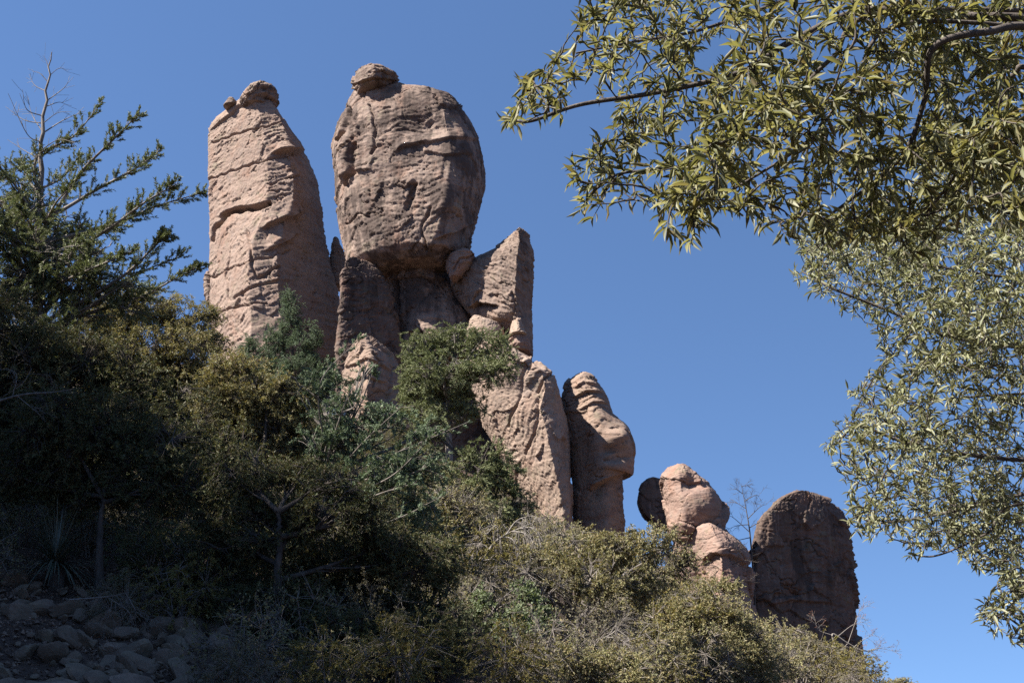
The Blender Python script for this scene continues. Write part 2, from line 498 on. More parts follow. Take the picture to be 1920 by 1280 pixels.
def rock(name, mat, D, rows, depth, section=SEC_ROUND, ridge=None, chaikin=3, lean=0.0, tilt=0.25, feats=(), res=1.0,
         lump=0.35, ledge=0.30, crack=0.35, grain=0.10, block=0.25, plate=1.0, ledge_f=0.75, seed=0, bury=0.0, cap=0.55, parent=None, ploc=None):
    """A loft through horizontal sections: rows are (py, left px, right px) of the outline at the plane y = D, depth the half thickness in metres.
    The section is a rounded polygon, so the rock has faces that look left, front, right and back; noise, ledges and cracks are real relief."""
    rows = np.array(rows, float)
    py_c = rows[:, 0]
    npx = (py_c[-1] - py_c[0])
    L = max(24, int(npx * 0.62 * res))
    tt = np.linspace(0, 1, L)
    # denser near the top so that the crown is round
    py = py_c[0] + npx * (0.25 * tt ** 2 + 0.75 * tt)
    xl = np.interp(py, py_c, rows[:, 1])
    xr = np.interp(py, py_c, rows[:, 2])
    ker = np.hanning(max(2, int(L * 0.010)) * 2 + 1)
    ker /= ker.sum()
    pad = len(ker) // 2
    sm = lambda a: np.convolve(np.pad(a, pad, mode='edge'), ker, 'valid')
    xl, xr = sm(xl), sm(xr)
    dep00 = depth * np.clip((xr - xl) / np.percentile(xr - xl, 85), 0.02, 1.15) ** cap
    vL = np.mean([v for u, v in section if u == -1]) - 0.05
    vR = np.mean([v for u, v in section if u == 1]) - 0.05
    PL = at(xl, py, D + vL * dep00)
    PR = at(xr, py, D + vR * dep00)
    dep0 = depth * np.clip((xr - xl) / np.percentile(xr - xl, 85), 0.02, 1.15) ** cap
    z = at(xl, py, D - 0.55 * dep0 * (1 - sstep(0.05, 0.3, tt)))[:, 2]
    half = (PR[:, 0] - PL[:, 0]) / 2
    mid = (PR[:, 0] + PL[:, 0]) / 2
    wmax = np.percentile(half, 85)
    dep = depth * np.clip(half / wmax, 0.02, 1.15) ** cap
    if ridge is None:
        ru = np.full(L, 0.3)
    else:
        r = np.array(ridge, float)
        rp = np.interp(py, r[:, 0], r[:, 1])
        ru = np.clip((rp - (xl + xr) / 2) / np.maximum((xr - xl) / 2, 1e-3), -0.7, 0.8)
        ru = sm(ru)
    K = len(section)
    P = np.zeros((L, K, 2))
    for k, (u, v) in enumerate(section):
        P[:, k, 0] = ru if u == 'r' else u
        P[:, k, 1] = v
    for _ in range(chaikin):
        Q = np.roll(P, -1, 1)
        P = np.stack([P * 0.78 + Q * 0.22, P * 0.22 + Q * 0.78], 2).reshape(L, -1, 2)
    lo, hi = P[:, :, 0].min(1, keepdims=True), P[:, :, 0].max(1, keepdims=True)
    P[:, :, 0] = (P[:, :, 0] - lo) / (hi - lo) * 2 - 1
    P[:, :, 1] /= -P[:, :, 1].min(1, keepdims=True)
    Mr = max(40, int(np.max(xr - xl) * 1.15 * res))
    S = np.zeros((L, Mr, 2))
    for i in range(L):
        q = np.vstack([P[i], P[i, :1]])
        seg = np.linalg.norm((q[1:] - q[:-1]), axis=1) * np.where((q[1:, 1] + q[:-1, 1]) / 2 < 0.25, 3.2, 1.0)
        s = np.concatenate([[0], np.cumsum(seg)])
        w = np.linspace(0, s[-1], Mr, endpoint=False)
        S[i, :, 0] = np.interp(w, s, q[:, 0])
        S[i, :, 1] = np.interp(w, s, q[:, 1])
    hz = z - z[-1]
    V = np.stack([mid[:, None] + half[:, None] * S[..., 0], D + dep[:, None] * S[..., 1] + (lean * hz)[:, None], np.repeat(z[:, None], Mr, 1)], -1)
    # normals of the smooth loft
    du = np.roll(V, -1, 1) - np.roll(V, 1, 1)
    dv = np.gradient(V, axis=0)
    N = unit(np.cross(dv, du))
    cen = np.stack([mid, np.full(L, D) + lean * hz, z], -1)[:, None]
    if np.sum(N * (V - cen)) < 0:
        N = -N
    N[..., 2] = np.clip(N[..., 2], -0.5, 0.9)
    N = unit(N)
    W = V.reshape(-1, 3)
    p = W + seed * 13.7
    ex, ey = to_px(W)
    sc = wmax
    d = 0.35 * lump * fbm(p * (0.9 / sc), 2) * sc * 0.35
    # broken faces: big joint blocks, then plates lying along the bedding whose lower edges stand out, at three sizes
    c, s_ = math.cos(tilt), math.sin(tilt)
    wv = np.stack([perlin(p * 0.45), perlin(p * 0.45 + 40), perlin(p * 0.45 + 80)], -1)
    fr_ = np.stack([p[:, 0] * c + p[:, 2] * s_, p[:, 1], -p[:, 0] * s_ + p[:, 2] * c], -1) + 0.55 * wv + 0.10 * np.stack([perlin(p * 2.3), perlin(p * 2.3 + 9), perlin(p * 2.3 + 21)], -1)
    f1, f2, cid, of = worley(fr_ / np.array([3.6, 3.6, 2.6]) + 5.5)
    t3 = _rv[cid, :3] - 0.5
    d = d + block * 1.6 * (np.einsum('ij,ij->i', t3, of) * 1.3 + 0.35 * (_rv[cid, 3] - 0.5))
    d = d - block * 0.5 * (1 - sstep(0.0, 0.03, f2 - f1)) * (_rv[cid, 1] > 0.45)
    plates = np.clip(0.5 + 1.9 * fbm(p * 0.2 + 33, 3), 0.08, 1.5)
    for k, (la, ac, am_) in enumerate(((2.1, 0.55, 0.13), (0.95, 0.27, 0.10), (0.45, 0.15, 0.065))):
        g1, g2, gid, go = worley(fr_ / np.array([la, la, ac]) + 11.3 * k)
        d = d + 0.62 * plate * am_ * plates * (-1.0 * go[:, 2] + 0.9 * (_rv[gid, 0] - 0.5) * go[:, 0] + 0.75 * (_rv[gid, 3] - 0.5))
    # bedding ledges: uneven saw teeth along a tilted axis, hard lower lips
    bz = p[:, 2] * math.cos(tilt) - p[:, 0] * math.sin(tilt) * 1.0 + 0.3 * p[:, 1]
    amp = np.clip(fbm(p * 0.35 + 3.1, 3) * 1.6 + 0.45, 0.05, 1.2)
    for k, (ff, aa) in enumerate(((ledge_f, 0.9), (ledge_f * 2.1, 0.62), (ledge_f * 4.7, 0.36))):
        ph = bz * ff + 1.6 * perlin(p * 0.22 + k * 7) + 0.5 * perlin(p * np.array([0.5, 0.5, 1.2]) + k * 3) + 0.8 * _rv[cid, k % 3]
        fr = ph - np.floor(ph)
        saw = np.where(fr < 0.14, fr / 0.14, 1 - (fr - 0.14) / 0.86)
        am = amp * np.clip(fbm(p * (0.5 * ff + .2) + 9 + k * 5, 2) * 2.2 + 0.35, 0, 1.2)
        d = d + ledge * aa * am * (saw - 0.5) * 0.5
    # thin cracks
    pc = np.stack([p[:, 0] * c + p[:, 2] * s_, p[:, 1], (-p[:, 0] * s_ + p[:, 2] * c) * 2.4], -1)
    for k, ff in enumerate((0.28, 0.75)):
        r = np.abs(perlin(pc * ff + k * 31) + 0.35 * perlin(pc * ff * 3.1 + 7))
        d = d - crack * (1 - sstep(0.0, 0.035, r)) * np.clip(fbm(p * 0.4 + 20 + k, 2) * 2.5 + 0.25, 0, 1) / (1 + k)
    d = d + 0.45 * grain * fbm(p * 2.6, 3) + grain * 0.4 * perlin(p * 7.0)
    for ft in feats:
        kind = ft[0]
        if kind == 'crack':
            _, pts, wpx, dm = ft
            jx = ex + 5 * perlin(p * 0.9)
            jy = ey + 5 * perlin(p * 0.9 + 50)
            d = d - dm * (1 - sstep(wpx * 0.25, wpx, poly_dist(jx, jy, pts)))
        elif kind == 'bump':
            _, cx, cy, rx, ry, h = ft
            q = np.hypot((ex - cx) / rx, (ey - cy) / ry)
            d = d + h * np.clip(1 - q * q, 0, 1) ** 0.8
        elif kind == 'soft':
            _, cx, cy, rx, ry, h = ft
            d = d + h * np.exp(-((ex - cx) / rx) ** 2 - ((ey - cy) / ry) ** 2)
        elif kind == 'lip':                      # rock above the line stands out over the rock below it
            _, pts, h, fade = ft
            q = np.asarray(pts, float)
            o_ = np.argsort(q[:, 0])
            ly = np.interp(ex + 4 * perlin(p * 0.8 + 9), q[o_, 0], q[o_, 1])
            ins = sstep(q[o_[0], 0] - 12, q[o_[0], 0] + 12, ex) * (1 - sstep(q[o_[-1], 0] - 12, q[o_[-1], 0] + 12, ex))
            up = ly - ey
            d = d + ins * h * (sstep(-1.5, 2, up) * np.exp(-np.maximum(up, 0) / fade) - 0.8 * (1 - sstep(-1.5, 2, up)) * np.exp(-np.maximum(-up, 0) / fade))
    d = d.reshape(L, Mr)
    edge = np.ones(L)
    front = np.clip(half / (0.25 * wmax), 0.15, 1)[:, None, None]
    V = V + N * d[..., None] * front
    # keep the top closed
    mb = MB()
    i = np.arange(L * Mr).reshape(L, Mr)
    j = np.roll(i, -1, 1)
    mb.add(V, np.stack([i[:-1], i[1:], j[1:], j[:-1]], -1).reshape(-1, 4))
    topc = V[0].mean(0) + np.array([0, 0, 0.04 * half[0]])
    n0 = mb.n
    mb.add(topc[None], np.zeros((0, 3), int))
    mb.f.append(np.stack([np.full(Mr, n0), i[0], j[0]], -1))
    botc = V[-1].mean(0)
    mb.add(botc[None], np.zeros((0, 3), int))
    mb.f.append(np.stack([np.full(Mr, n0 + 1), j[-1], i[-1]], -1))
    loc = (float(mid[-1]), float(D), float(z[-1])) if ploc is None else ploc
    return mb.build(name, mat, parent=parent, loc=loc)


TD = 92.0
RG = 'rocks of the tower ridge'

# left tower
o = rock('rock_tower', M['tower'], TD + 3, [(184, 446, 500), (188, 425, 512), (194, 408, 527), (203, 398, 540), (215, 393, 552), (240, 390, 566), (280, 390, 583), (320, 390, 597),
         (360, 391, 602), (400, 392, 607), (440, 393, 613), (480, 391, 621), (520, 391, 632), (560, 392, 640), (600, 393, 646), (650, 393, 652), (740, 390, 660)],
         4.6, SEC_RIDGE, ridge=[(180, 520), (220, 540), (280, 552), (330, 560), (388, 566), (415, 562), (447, 548), (498, 526), (540, 522), (640, 530)], chaikin=1,
         tilt=0.36, seed=1, ledge=0.22, ledge_f=0.6, lump=0.16, block=0.11, crack=0.30,
         feats=[('crack', [(396, 452), (405, 425), (418, 404), (450, 392), (475, 392), (504, 383)], 5, 0.8), ('lip', [(412, 406), (430, 396), (465, 388), (505, 381)], 0.3, 16),
                ('lip', [(495, 428), (530, 412), (565, 398)], 0.5, 20), ('crack', [(462, 432), (470, 470), (478, 515)], 4, 0.3), ('crack', [(440, 560), (480, 535), (522, 528)], 4, 0.25),
                ('lip', [(515, 287), (545, 282), (563, 284)], 0.6, 16), ('lip', [(395, 245), (450, 200), (470, 195)], 0.2, 10), ('crack', [(480, 520), (500, 512), (525, 500)], 4, 0.4),
                ('crack', [(394, 335), (440, 318), (500, 300), (556, 287)], 2.5, 0.22), ('crack', [(396, 268), (450, 250), (530, 226)], 2.5, 0.2), ('crack', [(396, 520), (440, 500), (500, 480), (545, 470)], 2.5, 0.25),
                ('crack', [(500, 345), (530, 338), (560, 330)], 2.5, 0.25), ('crack', [(400, 590), (450, 572), (500, 566)], 2.5, 0.25), ('lip', [(500, 470), (540, 452), (556, 440)], 0.35, 14), ('crack', [(430, 470), (425, 520), (432, 565)], 2.5, 0.22)])
tag(o, 'tall square-shouldered rock tower left of the head-shaped one, sunlit left face, shadowed right side', 'rock tower', RG)
o = rock('caprock', M['head'], TD + 0.2, [(160, 484, 496), (163, 478, 503), (169, 469, 510), (176, 460, 514), (184, 452, 517), (191, 449, 519), (199, 454, 515)], 1.4,
         SEC_CHUNK, chaikin=1, seed=2, res=1.8, lump=0.5, ledge=0.25, block=0.6, ledge_f=1.6, grain=0.12, tilt=0.3, feats=[('lip', [(470, 172), (490, 165), (510, 176)], 0.2, 8)])
tag(o, 'small pointed cap boulder perched on top of the left square tower', 'boulder', 'loose boulders on the ridge')
o = rock('boulder', M['fin'], TD + 1.5, [(184, 432, 438), (189, 428, 442), (196, 424, 446), (202, 420, 448)], 0.9, SEC_ROUND, seed=3, res=2.2, lump=0.4, ledge=0.15, block=0.15, ledge_f=2, grain=0.08)
tag(o, 'tiny rock beside the pointed cap boulder on the left tower', 'boulder', 'loose boulders on the ridge')
o = rock('boulder', M['head'], TD + 5, [(510, 388, 397), (520, 384, 402), (535, 382, 405), (555, 383, 405), (570, 388, 404), (578, 394, 402)], 0.9, SEC_ROUND, seed=4, res=1.8, lump=0.4, ledge=0.12, block=0.12, grain=0.06)
tag(o, 'dark rounded boulder peeping out at the left edge of the square tower', 'boulder', 'loose boulders on the ridge')
o = rock('boulder', M['tower'], TD + 7, [(446, 627, 633), (460, 624, 640), (475, 622, 646), (490, 618, 650), (540, 615, 655)], 1.2, SEC_ROUND, seed=5, res=1.8, lump=0.4, ledge=0.2, block=0.2, grain=0.08)
tag(o, 'narrow pinkish rock in the notch between the two big towers', 'boulder', 'loose boulders on the ridge')

# head tower: balanced head on its neck
base = at(770, 680, TD - 2)
root = empty('rock_tower', base, 'massive head-shaped rock tower, wide brow and narrow neck, tallest of the ridge', 'rock tower', RG)
rock('head', M['head'], TD - 2, [(146, 684, 716), (152, 672, 738), (162, 664, 752), (175, 655, 772), (186, 650, 798), (194, 647, 845), (205, 643, 866), (220, 637, 880), (240, 629, 891),
     (262, 623, 897), (290, 624, 903), (315, 628, 908), (350, 631, 910), (380, 634, 904), (415, 640, 895), (450, 646, 886), (468, 649, 876), (482, 651, 868), (494, 656, 860), (503, 674, 848), (511, 704, 836)],
     5.6, [(-1, 0.35), (-0.86, -0.2), (-0.5, -0.72), (0.1, -0.93), (0.72, -1.0), (0.93, -0.35), (1, 0.25), (0.6, 0.9), (-0.6, 0.9)], chaikin=1, tilt=0.1, seed=6, lump=0.32, ledge=0.2, ledge_f=0.45, block=0.2, crack=0.3, grain=0.10, cap=0.5,
     feats=[('bump', 651, 300, 15, 50, 0.75), ('crack', [(664, 270), (663, 320), (652, 349)], 5, 0.6), ('crack', [(655, 205), (648, 232), (632, 262)], 6, 0.6),
            ('lip', [(742, 284), (760, 272), (800, 264)], 0.3, 12), ('lip', [(800, 268), (840, 258), (890, 262)], 0.22, 10), ('crack', [(776, 345), (773, 372), (764, 392)], 6, 0.5), ('crack', [(690, 195), (704, 240), (698, 290)], 3, 0.3), ('crack', [(800, 470), (792, 430), (806, 390)], 3, 0.3), ('crack', [(650, 420), (672, 400), (690, 405)], 3, 0.25),
            ('lip', [(818, 448), (850, 434), (880, 422)], 0.4, 16), ('soft', 845, 460, 24, 14, 0.35),
            ('soft', 800, 235, 50, 18, -0.5), ('soft', 830, 380, 30, 40, 0.4), ('lip', [(745, 345), (758, 350), (772, 338)], 0.25, 14)], parent=root, ploc=base)
rock('neck', M['head'], TD + 1.0, [(470, 700, 852), (485, 700, 856), (500, 706, 858), (530, 712, 866), (560, 722, 880), (590, 730, 900), (630, 736, 915), (690, 740, 920)], 4.0, SEC_ROUND, seed=7,
     tilt=0.05, lump=0.3, ledge=0.3, ledge_f=0.6, block=0.45, crack=0.5, feats=[('lip', [(724, 500), (770, 496), (840, 502)], -0.3, 10), ('crack', [(745, 505), (742, 545), (748, 590)], 5, 0.5)], parent=root, ploc=base)
rock('cap_slab', M['fin'], TD - 4.6, [(141, 680, 716), (144, 670, 730), (148, 666, 741), (153, 663, 749), (159, 662, 754), (165, 663, 756), (172, 666, 752), (180, 674, 742)], 3.0, SEC_CHUNK, chaikin=1, seed=8, res=1.6, tilt=-0.3,
     lump=0.25, ledge=0.3, ledge_f=1.4, block=0.4, cap=0.4, feats=[('lip', [(664, 158), (700, 146), (752, 153)], 0.3, 8)], parent=root, ploc=base)

# shaded slab between the towers
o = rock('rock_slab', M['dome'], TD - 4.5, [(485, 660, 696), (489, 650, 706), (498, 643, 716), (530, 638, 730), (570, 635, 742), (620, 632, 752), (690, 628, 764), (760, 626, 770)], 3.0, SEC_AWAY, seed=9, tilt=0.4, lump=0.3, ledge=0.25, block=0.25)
tag(o, 'dark shaded rock slab wedged between the square tower and the head tower', 'rock slab', RG)

# slanting fin on the right of the head
o = rock('rock_fin', M['fin'], TD - 4, [(436, 950, 986), (441, 938, 993), (449, 924, 998), (460, 906, 1001), (472, 886, 1002), (485, 866, 1003), (497, 848, 1002), (512, 843, 1001), (530, 847, 1001), (550, 858, 1000), (570, 874, 999),
         (590, 886, 998), (606, 900, 998), (625, 925, 998), (645, 945, 998), (672, 955, 998)], 3.4, SEC_FIN, ridge=[(430, 966), (470, 968), (520, 962), (570, 958), (600, 966), (660, 978)], chaikin=1, cap=0.3,
         seed=10, tilt=-0.62, lump=0.2, ledge=0.3, ledge_f=0.8, block=0.2, crack=0.4, grain=0.10,
         feats=[('lip', [(885, 575), (900, 566), (930, 572)], 0.6, 14), ('soft', 935, 585, 20, 14, 0.4), ('soft', 975, 600, 14, 40, -0.4)])
tag(o, 'slanting brown rock fin leaning out right of the head tower neck', 'rock fin', RG)
o = rock('boulder', M['rosy'], TD - 4.6, [(469, 857, 880), (473, 850, 888), (480, 843, 892), (490, 839, 890), (502, 838, 880), (515, 840, 868), (526, 844, 858)], 1.5, SEC_ROUND, seed=11, res=1.8, lump=0.3, ledge=0.15, block=0.15, grain=0.06,
         feats=[('crack', [(850, 505), (862, 488), (890, 478)], 4, 0.25)])
tag(o, 'smooth rounded boulder lodged between the head tower and the slanting fin', 'boulder', 'loose boulders on the ridge')
for k, (rw, lab, m) in enumerate([
        ([(594, 966, 974), (600, 962, 978), (610, 957, 983), (622, 954, 986), (634, 952, 990)], 'narrow knob of rock stacked topmost under the slanting fin', 'buttress'),
        ([(628, 966, 982), (633, 958, 988), (642, 954, 992), (652, 954, 993), (662, 957, 992)], 'rounded pink knob of rock under the narrow one below the fin', 'rosy'),
        ([(592, 884, 902), (598, 880, 916), (608, 876, 936), (620, 874, 944), (640, 872, 950)], 'pale pink ledge rock above the juniper and below the fin', 'buttress')]):
    o = rock('boulder', M[m], TD - 6 + 0.3 * k, rw, 1.5, SEC_ROUND, seed=12 + k, res=2, lump=0.35, ledge=0.18, block=0.2, grain=0.07, ledge_f=1.4)
    tag(o, lab, 'boulder', 'loose boulders on the ridge')

# shaded cliff under the neck, behind the juniper
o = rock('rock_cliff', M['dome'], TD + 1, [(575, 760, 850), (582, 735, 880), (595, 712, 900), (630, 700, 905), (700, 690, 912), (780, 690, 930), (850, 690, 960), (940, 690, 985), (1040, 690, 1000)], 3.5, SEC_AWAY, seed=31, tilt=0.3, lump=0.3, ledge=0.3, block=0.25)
tag(o, 'dark shaded cliff below the neck, mostly behind the rounded juniper', 'rock cliff', RG)

# outcrop
o = rock('rock_outcrop', M['column'], 78, [(633, 670, 708), (637, 662, 716), (645, 656, 726), (656, 654, 734), (668, 649, 744), (690, 643, 753), (715, 640, 758), (745, 644, 764), (780, 648, 770), (840, 650, 780)], 3.0, SEC_LEFT,
         ridge=[(633, 690), (680, 712), (715, 712), (760, 700), (840, 700)], seed=16, res=1.3, tilt=0.35, lump=0.35, ledge=0.15, ledge_f=0.8, block=0.25,
         feats=[('lip', [(650, 688), (690, 672), (735, 694)], 0.18, 8), ('lip', [(650, 718), (680, 706), (720, 716)], 0.16, 8), ('soft', 705, 745, 30, 14, -0.5), ('crack', [(700, 660), (712, 690), (706, 725)], 3, 0.25)])
tag(o, 'rounded ledgy rock outcrop rising out of the cypress branches', 'rock outcrop', RG)

# sunny buttress and the face column
o = rock('rock_buttress', M['buttress'], TD - 6, [(636, 886, 955), (644, 880, 970), (655, 878, 986), (665, 877, 998), (678, 877, 1010), (692, 879, 1024), (706, 881, 1033), (718, 883, 1045), (730, 886, 1050), (755, 893, 1055), (788, 905, 1064),
         (840, 932, 1068), (882, 952, 1070), (916, 970, 1072), (960, 996, 1074), (1000, 1010, 1078), (1060, 1022, 1082)], 4.2, SEC_LEFT,
         ridge=[(636, 930), (690, 985), (724, 1040), (755, 1038), (788, 1024), (850, 1038), (890, 1046), (940, 1056), (1060, 1068)], chaikin=1, seed=18, tilt=1.15, plate=0.75, lump=0.25, ledge=0.12, ledge_f=0.85, block=0.16, crack=0.25, grain=0.12,
         feats=[('lip', [(978, 680), (1000, 676), (1022, 692)], 0.25, 12), ('crack', [(1005, 735), (1018, 716), (1038, 700)], 4, 0.3), ('soft', 1010, 800, 12, 50, -0.3), ('soft', 960, 700, 30, 24, 0.35),
                ('crack', [(985, 690), (975, 740), (950, 800)], 3, 0.18), ('crack', [(1008, 745), (1004, 790), (985, 850)], 3, 0.2)])
tag(o, 'pale sunlit rock buttress running down to the right above the oak scrub', 'rock buttress', RG)
o = rock('rock_column', M['column'], TD - 3.5, [(700, 1078, 1104), (704, 1068, 1113), (712, 1058, 1122), (726, 1052, 1131), (741, 1050, 1138), (760, 1050, 1142), (778, 1051, 1146), (792, 1054, 1157), (805, 1057, 1168), (818, 1058, 1175), (832, 1060, 1179),
         (848, 1062, 1181), (860, 1064, 1179), (866, 1064, 1173), (873, 1065, 1175), (880, 1066, 1172), (892, 1068, 1166), (910, 1070, 1166), (935, 1072, 1168), (986, 1075, 1171), (1050, 1078, 1174)], 3.0,
         [(-1, 0.2), (-0.8, -0.5), (-0.1, -0.95), (0.4, -1.0), (0.85, -0.55), (1, 0.1), (0.6, 0.85), (-0.6, 0.85)], seed=20, tilt=0.15, plate=0.6, lump=0.2, ledge=0.12, ledge_f=0.75, block=0.2, crack=0.3, grain=0.1,
         feats=[('lip', [(1075, 745), (1100, 733), (1125, 735)], 0.28, 8), ('lip', [(1090, 768), (1112, 755), (1135, 757)], 0.2, 8), ('lip', [(1075, 726), (1095, 716), (1120, 722)], 0.2, 8),
                ('soft', 1148, 838, 30, 40, 1.0), ('soft', 1152, 822, 12, 14, 0.7), ('soft', 1168, 845, 10, 18, 0.4), ('soft', 1140, 845, 9, 9, -0.5), ('soft', 1148, 875, 24, 16, 0.7),
                ('lip', [(1108, 918), (1125, 906), (1150, 892), (1172, 880)], 0.6, 22), ('crack', [(1135, 862), (1155, 858), (1178, 862)], 4, 0.35), ('soft', 1118, 800, 18, 40, 0.5)])
tag(o, 'rock column shaped like a hooded face in profile, right of the pale buttress', 'rock column', RG)

# balanced rock group
o = rock('balanced_boulder', M['rosy'], 84, [(872, 1266, 1286), (875, 1257, 1296), (881, 1250, 1304), (892, 1243, 1316), (905, 1240, 1328), (920, 1242, 1338), (935, 1245, 1347), (950, 1248, 1356), (963, 1249, 1361), (975, 1248, 1361), (990, 1250, 1354), (1004, 1256, 1340), (1016, 1270, 1318)], 2.7,
         [(-1, 0.2), (-0.85, -0.5), ('r', -1.0), (0.55, -0.75), (0.95, -0.2), (1, 0.2), (0.5, 0.85), (-0.6, 0.85)], ridge=[(870, 1268), (930, 1272), (960, 1282), (995, 1280)], chaikin=1, seed=22, res=1.5, tilt=0.2, plate=0.7, lump=0.3, ledge=0.06, block=0.6, crack=0.2, grain=0.07, cap=0.45,
         feats=[('soft', 1292, 905, 20, 16, -0.8), ('soft', 1325, 945, 30, 26, 0.4)])
tag(o, 'rosy balanced boulder with a shaded hollow, perched on a stubby pedestal', 'boulder', 'boulders and knobs by the dome')
o = rock('rock_pedestal', M['rosy'], 82.5, [(978, 1283, 1334), (981, 1275, 1346), (987, 1267, 1356), (999, 1260, 1370), (1018, 1259, 1390), (1040, 1257, 1403), (1070, 1256, 1410), (1110, 1258, 1413), (1160, 1260, 1416), (1220, 1262, 1420)], 3.2, SEC_LEFT,
         ridge=[(977, 1324), (1040, 1340), (1200, 1352)], seed=23, res=1.3, chaikin=1, tilt=0.05, plate=0.7, lump=0.2, ledge=0.12, block=0.5, crack=0.35, grain=0.08,
         feats=[('soft', 1300, 1090, 12, 30, -1.0), ('soft', 1305, 1040, 20, 30, -0.3)])
tag(o, 'reddish rock pedestal under the balanced boulder, with a dark hollow low down', 'rock pedestal', 'boulders and knobs by the dome')
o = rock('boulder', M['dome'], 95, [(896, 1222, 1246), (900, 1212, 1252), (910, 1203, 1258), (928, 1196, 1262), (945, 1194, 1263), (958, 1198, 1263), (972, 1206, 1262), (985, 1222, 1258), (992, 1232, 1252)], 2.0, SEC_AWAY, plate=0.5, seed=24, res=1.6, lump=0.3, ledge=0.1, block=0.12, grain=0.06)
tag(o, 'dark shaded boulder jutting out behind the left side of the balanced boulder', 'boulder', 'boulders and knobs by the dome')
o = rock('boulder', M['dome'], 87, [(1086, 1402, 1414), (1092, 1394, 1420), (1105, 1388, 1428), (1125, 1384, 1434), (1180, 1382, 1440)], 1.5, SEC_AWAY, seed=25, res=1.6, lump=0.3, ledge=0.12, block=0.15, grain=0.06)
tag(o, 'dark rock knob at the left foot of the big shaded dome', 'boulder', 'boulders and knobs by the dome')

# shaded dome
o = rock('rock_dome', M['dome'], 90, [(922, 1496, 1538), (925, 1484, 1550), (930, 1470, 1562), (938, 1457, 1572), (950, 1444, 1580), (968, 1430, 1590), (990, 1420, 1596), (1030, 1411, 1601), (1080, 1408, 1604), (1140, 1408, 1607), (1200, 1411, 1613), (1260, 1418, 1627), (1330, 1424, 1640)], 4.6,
         [(-1, -0.75), (-0.94, -1.0), (-0.3, -0.68), (0.45, -0.2), (0.9, 0.2), (1, 0.45), (0.5, 0.9), (-0.7, 0.8)], seed=26, chaikin=2, tilt=0.05, lump=0.15, ledge=0.25, ledge_f=0.5, block=0.4, crack=0.4, grain=0.12, cap=0.5,
         feats=[('lip', [(1440, 1135), (1480, 1125), (1560, 1130)], 0.2, 14)])
tag(o, 'broad round-topped rock dome in shadow, right end of the ridge', 'rock dome', RG)

# ------------------------------------------------------------------ vegetation
RNG = np.random.RandomState(11)
T_DIAMOND = (np.array([[0, 0, 0], [0.45, 0.5, 0.06], [1, 0, -0.08], [0.45, -0.5, 0.06]]), np.array([[0, 1, 2, 3]]))
T_SPRAY = (np.array([[0, 0.12, 0], [0, -0.12, 0], [0.55, -0.5, 0.0], [1, 0, -0.06], [0.55, 0.5, 0.0]]), None)
T_LANCE = (np.array([[0, 0, 0], [0.22, 0.36, 0.10], [0.22, 0, 0], [0.22, -0.36, 0.10], [0.58, 0.44, 0.10], [0.58, 0, 0.0], [0.58, -0.44, 0.10], [1, 0, -0.10]]),
           [np.array([[0, 2, 1], [0, 3, 2], [4, 5, 7], [5, 6, 7]]), np.array([[1, 2, 5, 4], [2, 3, 6, 5]])])


def add_leaves(mb, P, X, U, L, W, tmpl=T_DIAMOND):
    """One leaf a point: base P, direction X, up hint U, length L, width W."""
    n = len(P)
    X = unit(X)
    Yv = unit(np.cross(U, X))
    Z = np.cross(X, Yv)
    tv, tf = tmpl
    V = P[:, None] + (L[:, None] * tv[:, 0])[..., None] * X[:, None] + (W[:, None] * tv[:, 1])[..., None] * Yv[:, None] + (L[:, None] * tv[:, 2])[..., None] * Z[:, None]
    k = len(tv)
    off = (np.arange(n) * k)[:, None, None]
    if tf is None:
        fs = [np.array([[0, 1, 2, 3, 4]])]
    else:
        fs = tf if isinstance(tf, list) else [tf]
    n0 = mb.n
    mb.v.append(V.reshape(-1, 3))
    mb.n += n * k
    for f in fs:
        mb.f.append((off + f[None]).reshape(-1, f.shape[1]) + n0)


STYLE = {
    #            leaf length, width, leaves a tip, tip length, spread, droop, coverage, template
    'scrub':   dict(L=0.072, W=0.028, n=20, tip=0.34, spread=0.95, droop=0.05, cov=2.5, t=T_DIAMOND, twig=0.007),
    'oak':     dict(L=0.088, W=0.026, n=18, tip=0.34, spread=0.9, droop=-0.05, cov=2.6, t=T_DIAMOND, twig=0.007),
    'juniper': dict(L=0.075, W=0.017, n=52, tip=0.36, spread=0.6, droop=0.1, cov=3.0, t=T_SPRAY, twig=0.008),
    'manz':    dict(L=0.062, W=0.03, n=20, tip=0.3, spread=1.0, droop=0.15, cov=1.8, t=T_DIAMOND, twig=0.008),
    'twiggy':  dict(L=0.07, W=0.03, n=5, tip=0.5, spread=0.9, droop=0.05, cov=0.7, t=T_DIAMOND, twig=0.010),
}


def rdir(n):
    return unit(RNG.normal(size=(n, 3)))


def foliage(mb, A, C, B, st, size=1.0):
    """Leaves along the outer part of twigs A-C-B (quadratic curves)."""
    n = len(A)
    k = st['n']
    t = RNG.uniform(0.35, 1.05, (n, k))[..., None]
    P = (1 - t) ** 2 * A[:, None] + 2 * t * (1 - t) * C[:, None] + t * t * B[:, None]
    T = unit((1 - t) * (C - A)[:, None] + t * (B - C)[:, None])
    R = rdir(n * k).reshape(n, k, 3)
    X = unit(T * 0.7 + R * st['spread'] + np.array([0, 0, st['droop']]))
    U = unit(rdir(n * k).reshape(n, k, 3) * 0.9 + np.array([0, 0, 0.7]))
    s = RNG.uniform(0.65, 1.25, n * k) * size
    add_leaves(mb, P.reshape(-1, 3), X.reshape(-1, 3), U.reshape(-1, 3), st['L'] * s, st['W'] * s * RNG.uniform(0.8, 1.2, n * k), st['t'])


